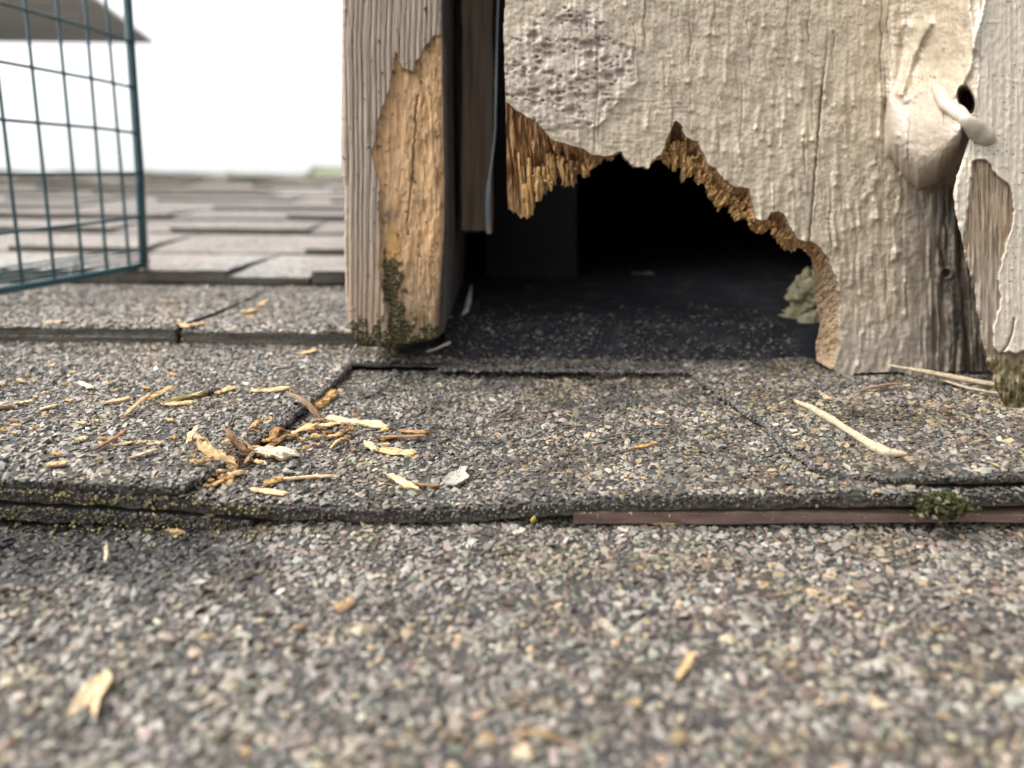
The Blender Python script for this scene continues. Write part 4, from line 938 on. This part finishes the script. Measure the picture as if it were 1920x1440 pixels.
chips = [
 ('tan chip cut off by the left picture edge', (-18, 772), (26, 768), 13, T1, {}),
 ('short pale tan chip left of the long splinters on the left tab', (74, 775), (108, 765), 11, T2, {}),
 ('faint pale sliver high on the left tab near its left side', (26, 763), (64, 757), 8, T2, {}),
 ('single whitish chip lying alone high on the left tab', (148, 721), (174, 733), 11, W1, {}),
 ('slim pale splinter pointing at the olive shard', (188, 763), (248, 751), 9, T2, {}),
 ('thin brown tan splinter angled up behind the olive shard', (230, 787), (288, 757), 9, T1, {'raise1': .003}),
 ('thin tan splinter leaning against the olive shard', (272, 757), (330, 739), 9, T1, {'raise1': .002}),
 ('thick olive yellow shard on the left tab', (308, 762), (394, 741), 20, OL, {'thick': .002}),
 ('small pale chip under the olive shard', (302, 764), (366, 760), 8, T2, {}),
 ('black crumb at the end of the olive shard', (391, 742), (414, 738), 15, (.05, .045, .04), {'thick': .002}),
 ('tan chip just beyond the black crumb', (404, 743), (442, 730), 11, T1, {}),
 ('long pale sliver near the upper end of the slot', (470, 739), (546, 733), 9, T2, {}),
 ('reddish brown splinter with pale underside on the left tab', (180, 849), (240, 825), 11, (.33, .185, .11), {'raise1': .002}),
 ('pale sliver tucked behind the reddish splinter', (196, 842), (252, 832), 8, T2, {'lift': .0006}),
 ('flat pale chip right of the reddish splinter', (246, 865), (294, 850), 10, T2, {}),
 ('broad tan chip near the front left edge of the left tab', (86, 878), (126, 875), 13, T1, {}),
 ('small pale chip beside the broad tan chip', (142, 832), (166, 826), 9, T2, {}),
 ('shaggy tan brown shard overhanging the slot', (362, 831), (436, 864), 26, (.44, .33, .19), {'thick': .0026, 'raise1': .001, 'lift': .002}),
 ('pale upright tip behind the shaggy shard', (352, 836), (374, 814), 11, T2, {'raise1': .002}),
 ('dark brown wedge standing by the shaggy shard', (428, 838), (466, 866), 17, B1, {'thick': .002, 'raise0': .003, 'lift': .002}),
 ('whitish fibrous block chip ending dark, in the slot mouth', (478, 857), (560, 866), 20, W1, {'thick': .0024, 'lift': .0022}),
 ('long brown splinter lying along the slot', (464, 842), (540, 826), 10, (.38, .25, .13), {'raise1': .001}),
 ('pale tan chip wedged under the slot edge', (476, 811), (508, 829), 11, T2, {}),
 ('orange brown curled shaving at the slot edge', (508, 818), (528, 797), 15, (.38, .22, .09), {'curl': .3, 'thick': .0012}),
 ('tan splinter in the middle of the chip pile', (526, 827), (594, 806), 14, T1, {'raise1': .001}),
 ('orange chip on top of the pile', (560, 812), (584, 798), 12, T3, {}),
 ('curved brown grey shaving arching over the slot', (543, 758), (602, 793), 17, (.30, .21, .145), {'curl': .10, 'raise0': .003}),
 ('largest pale shaving lying flat on the cut-out', (612, 789), (728, 807), 22, T2, {'thick': .0016}),
 ('tan chip under the largest pale shaving', (590, 806), (650, 796), 14, T1, {}),
 ('dark red brown splinter right of the pile', (702, 826), (802, 829), 12, B1, {'raise1': .001}),
 ('short brown splinter behind the dark red one', (746, 815), (804, 816), 10, (.34, .22, .12), {}),
 ('flat tan chip in front of the dark red splinter', (710, 850), (780, 857), 14, T1, {}),
 ('pale stub chip left of the dark red splinter', (684, 835), (708, 851), 14, T2, {'thick': .0014}),
 ('bent tan chip beneath the largest shaving', (618, 850), (652, 831), 12, T1, {'curl': .15}),
 ('small tan crumb chip under the largest shaving', (630, 821), (652, 812), 11, T3, {}),
 ('broad tan curl under the corner of the left tab', (382, 912), (440, 888), 17, T1, {'curl': .08, 'thick': .0016}),
 ('second broad tan curl touching the first', (412, 902), (462, 893), 15, T2, {'curl': .06, 'thick': .0014}),
 ('orange chip tucked under the tab corner', (398, 895), (418, 880), 12, T3, {}),
 ('long straw coloured splinter in front of the pile', (528, 905), (630, 899), 9, T2, {}),
 ('orange brown splinter touching the straw coloured one', (494, 914), (532, 903), 11, T3, {}),
 ('pale splinter nearest the front shingle edge', (468, 924), (540, 933), 10, T2, {}),
 ('pale pointed splinter left of the grey paint flake', (728, 899), (782, 923), 13, T2, {'thick': .0014}),
 ('thin brown splinter reaching to the grey paint flake', (776, 915), (826, 918), 8, B1, {}),
 ('orange nub near the top of the slot', (594, 750), (626, 738), 20, T3, {'thick': .0026}),
 ('tan chip alone beneath the foot of the post', (566, 669), (594, 660), 11, T1, {}),
 ('tan chip at the joint of the second course', (332, 630), (350, 618), 12, T1, {}),
 ('pale orange chip beside the joint of the second course', (356, 640), (388, 634), 9, T1, {}),
 ('yellow tan chip left on the second course', (80, 610), (122, 606), 10, T2, {}),
 ('brown chip lying in the upper end of the joint', (452, 590), (486, 583), 11, T1, {}),
 ('grey tan chip lying across the joint near its top', (484, 578), (504, 566), 10, T1, {}),
 ('tan flat chip in the middle of the foreground', (630, 1150), (664, 1134), 17, (.52, .39, .25), {}),
 ('thin yellow brown chip on the foreground right of centre', (1266, 1286), (1300, 1242), 11, T1, {'raise1': .001}),
 ('curved brown chip at the bottom centre of the foreground', (966, 1392), (1052, 1398), 8, (.34, .24, .14), {'curl': .15}),
 ('brown tan chip on the foreground below the chip pile', (548, 1190), (574, 1181), 10, (.38, .26, .14), {}),
 ('tiny upright white sliver on the dark foreground patch', (200, 1062), (203, 1042), 6, W1, {'raise1': .002}),
 ('tan chip wedged beneath the brown metal strip', (1214, 984), (1278, 984), 10, T3, {}),
 ('thin amber splinter on the middle of the cut-out', (1186, 847), (1232, 836), 7, T3, {}),
 ('brown chip beneath the shingle corner at left', (296, 923), (336, 925), 9, (.42, .29, .15), {}),
]
for lab, p0, p1, wp, c, kw in chips: chip(lab, p0, p1, wp, c, group=G, **kw)
# dark crumbs and shreds packed in the slot and through the pile
for k in range(80):
    tq = rng.random(); px = np.interp(tq, [0, .4, .7, 1], [400, 480, 560, 720])+rng.normal(0, 22); py = np.interp(tq, [0, .4, .7, 1], [880, 850, 815, 830])+rng.normal(0, 14)
    a = rng.uniform(-.5, .5); L = rng.uniform(9, 26)
    col = [B1, B2, T1, T3, (.36, .27, .16)][rng.integers(5)]
    chip('small shred of gnawed wood in the pile by the slot', (px-L/2*math.cos(a), py+L/4*math.sin(a)), (px+L/2*math.cos(a), py-L/4*math.sin(a)), rng.uniform(4, 9), col, lift=rng.uniform(.0008, .003), group='small shreds in the wood chip pile', name='wood_shred', cat='wood shred')
for k in range(34):
    px, py = rng.uniform(0, 330), rng.uniform(690, 880)
    L = rng.uniform(8, 22); a = rng.uniform(-.4, .4)
    chip('tiny tan wood crumb among the granules of the left tab', (px-L/2, py+L*.25*a), (px+L/2, py-L*.25*a), rng.uniform(4, 7), [T1, T2, T3][rng.integers(3)], group='tiny wood crumbs on the left tab', name='wood_crumb', cat='wood crumb')
# flat flakes
def flake(name, label, cat, out, mat, lift, slope, bend, th, group=None):
    oa = arc(out+[out[0]], 60)[:-1]; n = len(oa); oa = oa+.012*np.ptp(oa, axis=0).max()*np.stack([noise(np.arange(n)/2., np.zeros(n), 5), noise(np.arange(n)/2., np.ones(n), 6)], -1)
    q = np.array([surf(x, y) for x, y in oa]); c = q.mean(0); rr_ = (q[:, 0]-c[0]); q[:, 2] = c[2]+lift+slope*rr_+bend*rr_**2/.01+.0003*noise(np.arange(n)/3, np.zeros(n))
    rings = [c[None]*(1-f)+q*f for f in (1, .7, .4)]
    top = np.concatenate(rings+[c[None]]); top[:, 2] += .0003*noise(top[:, 0]*500, top[:, 1]*500, 8); top[-1, 2] = c[2]+lift
    T_ = roof2world(top[:, 0], top[:, 1], top[:, 2]); N = len(T_); k = np.arange(n); k1 = (k+1) % n
    F4 = np.concatenate([np.stack([k, k1, k1+n, k+n], -1), np.stack([k+n, k1+n, k1+2*n, k+2*n], -1), np.stack([k+N, k, k1, k1+N], -1)[:, ::-1]]); F3 = np.concatenate([np.stack([k+2*n, k1+2*n, 0*k+3*n], -1), np.stack([k1+N, k+N, 0*k+N+3*n], -1)])
    return tag(mesh_obj(name, np.concatenate([T_, T_-roof2world(0, 0, th)]), [F4, F3], mat, smooth=False), label, cat, group)
flake('paint_flake', 'grey white curled flake standing near the front of the cut-out', 'flake', [(830, 911), (843, 893), (856, 886), (866, 881), (878, 882), (872, 893), (880, 904), (868, 913), (850, 918), (838, 916)], M_paleflake, .0012, .12, .5, .0005)
M_tan = flat_mat('fresh wood shaving', (.50, .37, .22), .8, vary=.3, vscale=(700, 250, 700), bumps=(('noise', (1500, 400, 1500), .6, .0005),))
flake('wood_chip', 'large pale forked chip in the blurred foreground at left', 'wood chip', [(128, 1346), (150, 1314), (178, 1286), (203, 1272), (214, 1284), (204, 1306), (190, 1322), (186, 1346), (180, 1364), (174, 1350), (170, 1330), (156, 1340), (140, 1350)], M_tan, .0016, .10, .3, .0006, G)
# stalk with a rounded end, and dry needles by the corner board
def lying_tube(name, label, cat, pts, r_px, mat, lift=.0010, wob=0, parent=None, seg=8, flatten=1.0):
    p = arc(np.array(pts, float), 40); P = []
    for k, (x, y) in enumerate(p):
        u, v, w = surf(x, y); P.append((u, v, w+lift))
    P = np.array(P); q = np.arange(40); P[:, 2] = np.convolve(np.pad(P[:, 2], 4, 'edge'), np.ones(9)/9, 'valid')
    P[:, 0] += wob*fbm(q/6, q*0, 2, 5)
    r = np.interp(np.linspace(0, 1, len(r_px)), np.linspace(0, 1, len(r_px)), r_px); r = np.interp(np.linspace(0, 1, 40), np.linspace(0, 1, len(r_px)), r)
    r = r/FPX*np.hypot(P[:, 1], CAM_H)*(1+.18*noise(q/2.2, q*0, 9))
    W = roof2world(P[:, 0], P[:, 1], P[:, 2]); V, F4, F3 = tube(W, r, seg)
    o = mesh_obj(name, V, [F4, F3], mat, parent)
    return tag(o, label, cat)
lying_tube('dry_stalk', 'knobbly pale stalk with a rounded end lying on the right tab', 'stalk', [(1490, 758), (1520, 772), (1560, 795), (1600, 820), (1640, 846), (1662, 856), (1697, 859)], [3.5, 6, 7.5, 7.5, 7, 7, 9, 11, 9, 4], M_twig, .0012, .0005)
lying_tube('dry_needle', 'thick straw needle running under the corner board', 'needle', [(1666, 704), (1720, 714), (1780, 726), (1840, 738), (1900, 748)], [2, 4.5, 5, 5.5, 5], M_twig, .004)
lying_tube('dry_needle', 'thinner straw needle below the thick one at the corner board', 'needle', [(1770, 724), (1815, 738), (1850, 745), (1895, 752)], [2, 3, 3, 3], M_twig, .002)
lying_tube('dry_needle', 'short reddish curved needle left of the straw needles', 'needle', [(1602, 746), (1630, 737), (1660, 731), (1702, 728)], [1.5, 2.6, 2.4, 1.5], flat_mat('red needle', (.36, .22, .13), .7), .002)
ul, wl_ = at_v(np.array(1000.), np.array(975.), VB-.003)
Pl = roof2world(float(ul)+np.array([-.0009, -.0002, .0008, .0003]), VB-.003+np.array([0, -.0004, 0, .0004]), float(wl_)+np.array([0, -.0012, .0002, .0012]))
V = np.concatenate([Pl, Pl+np.array([0, .0002, 0])])
tag(mesh_obj('leaf_scrap', V, [np.array([[0, 1, 2, 3], [7, 6, 5, 4], [0, 4, 5, 1], [1, 5, 6, 2], [2, 6, 7, 3], [3, 7, 4, 0]])], flat_mat('yellow leaf', (.30, .24, .04), .7)), 'tiny yellow leaf scrap under the middle shingle edge', 'leaf')

# ------------------------------------------------------------------ wire cage at left
def cage():
    t = thing('wire_cage', 'green coated wire mesh trap standing on the shingles at left', 'cage')
    uA, vA = on_roof(np.array(270.), np.array(498.), .0135); uB, vB_ = on_roof(np.array(0.), np.array(545.), .0125)
    A = roof2world(uA, vA, .0135); B = roof2world(uB, vB_, .0125)
    nrm = np.array([-(B-A)[1], (B-A)[0], 0]); nrm /= np.linalg.norm(nrm)
    def hit(px, py):
        d = ray(np.array(float(px)), np.array(float(py))); return CAM+d*(np.dot(A-CAM, nrm)/np.dot(d, nrm))
    parts = []
    bars = [((-118, 562), (-175, -260)), ((-66, 556), (-130, -260)), ((-12, 550), (-80, -260)), ((43, 538), (-24, -30)), ((103, 527), (40, -60)), ((156, 517), (100, -60)), ((201, 510), (154, -60)), ((243, 503), (196, -30))]
    for b, a in bars: parts.append(tube(np.linspace(hit(*b), hit(b[0]+(a[0]-b[0])*1.5, b[1]+(a[1]-b[1])*1.5), 10), .00092, 8))
    V, F = join(parts); mesh_obj('upright_wires', V, F, M_cage, t)['label'] = 'upright wires of the mesh face'
    rows = [[(-150, 463), (0, 437), (262, 408)], [(-150, 330), (0, 328), (262, 325)], [(-150, 208), (0, 225), (186, 241), (251, 250)], [(-150, 92), (0, 117), (180, 150), (247, 165)], [(-150, -36), (0, 8), (170, 55), (240, 80)], [(-150, -150), (0, -102), (170, -40), (234, -10)]]
    parts = [tube(np.array([hit(*p)-nrm*0.0018*np.sign(np.dot(nrm, A-CAM)) for p in arc(r, 16)]), .00085, 8) for r in rows]
    V, F = join(parts); mesh_obj('level_wires', V, F, M_cage, t)['label'] = 'level wires of the mesh face'
    top = hit(226, -120)
    V, F4, F3 = tube(np.array([hit(270, 494), hit(262, 330), hit(250, 160), hit(239, 0), top]), .0026, 10); mesh_obj('corner_wire', V, [F4, F3], M_cage, t)
    V, F4, F3 = tube(np.array([hit(*p) for p in arc([(-150, 575), (0, 545), (150, 520), (240, 503), (268, 497)], 14)]), .0022, 10); mesh_obj('bottom_wire', V, [F4, F3], M_cage, t)
    # floor: wires parallel to the bottom wire and others running back
    back = roof2world(0, 1, 0)*.9+np.array([-.42, 0, 0]); back = back/np.linalg.norm(back)
    e = (B-A)/np.linalg.norm(B-A); parts = []
    for k in range(1, 5): parts.append(tube(np.linspace(A+back*.022*k, A+back*.022*k+e*.40, 6)+np.array([0, 0, .001]), .0007, 8))
    for k in range(0, 8): parts.append(tube(np.linspace(A+e*.052*k, A+e*.052*k+back*.092, 6)-np.array([0, 0, .0008]), .0007, 8))
    V, F = join(parts); mesh_obj('floor_mesh', V, F, M_cage, t)
    # side face going back from the corner, seen almost edge on
    parts = []; up = (top-A); up /= np.linalg.norm(up); bk = (A-CAM); bk[2] = 0; bk /= np.linalg.norm(bk); bk = bk*.96+np.array([.05, 0, 0])
    hs_ = [np.linalg.norm(hit(*r[-1])-A) for r in rows]
    for h in hs_: parts.append(tube(np.linspace(A+up*h, A+up*h+bk*.055, 5), .0011, 8))
    parts.append(tube(np.linspace(A, A+bk*.055, 5), .0016, 8)); parts.append(tube(np.linspace(A+bk*.05, A+bk*.05+up*np.linalg.norm(top-A), 6), .0011, 8))
    V, F = join(parts); mesh_obj('side_mesh', V, F, M_cage, t)
cage()

# ------------------------------------------------------------------ overhang at upper left
ov = thing('roof_overhang', 'grey soffit corner of an upper roof against the white sky', 'overhang')
YF = 2.6; pc = at_depth(np.array(291.), np.array(83.), np.array(YF)); pl = at_depth(np.array(0.), np.array(82.), np.array(YF))
x1, z1 = float(pc[0]), float(pc[2])
bdir = at_depth(np.array(180.), np.array(0.), np.array(YF)); 
# near end of the soffit edge: same height, nearer
d = ray(np.array(180.), np.array(0.)); tt = (z1-CAM[2])/d[2]; pn = CAM+d*tt
n = 14; s = np.linspace(0, 1, n)
edge = pc[None]+(pn-pc)[None]*(s*1.6)[:, None]
parts = []
for k in range(n-1):
    y0, y1 = edge[k+1][1], edge[k][1]-.006; xa = edge[k][0]
    Vb = np.array([[edge[k+1][0], y0, z1], [edge[k][0], y1, z1], [-4, y1, z1], [-4, y0, z1]]); Vt = Vb+np.array([-.004, 0, .012])
    parts.append((np.concatenate([Vb, Vt]), np.array([[0, 1, 2, 3], [7, 6, 5, 4], [0, 4, 5, 1], [1, 5, 6, 2], [2, 6, 7, 3], [3, 7, 4, 0]]), np.zeros((0, 3), int)))
V, F = join(parts); mesh_obj('soffit', V, F, M_soffit, ov, smooth=False)
a, b = edge[0], edge[-1]
V, F = join([box((-4.02, float(b[1])-.5, -1.5), (-3.9, float(a[1])+.1, z1+.4))]); mesh_obj('house_wall', V, F, M_paint if False else M_soffit, ov, smooth=False)
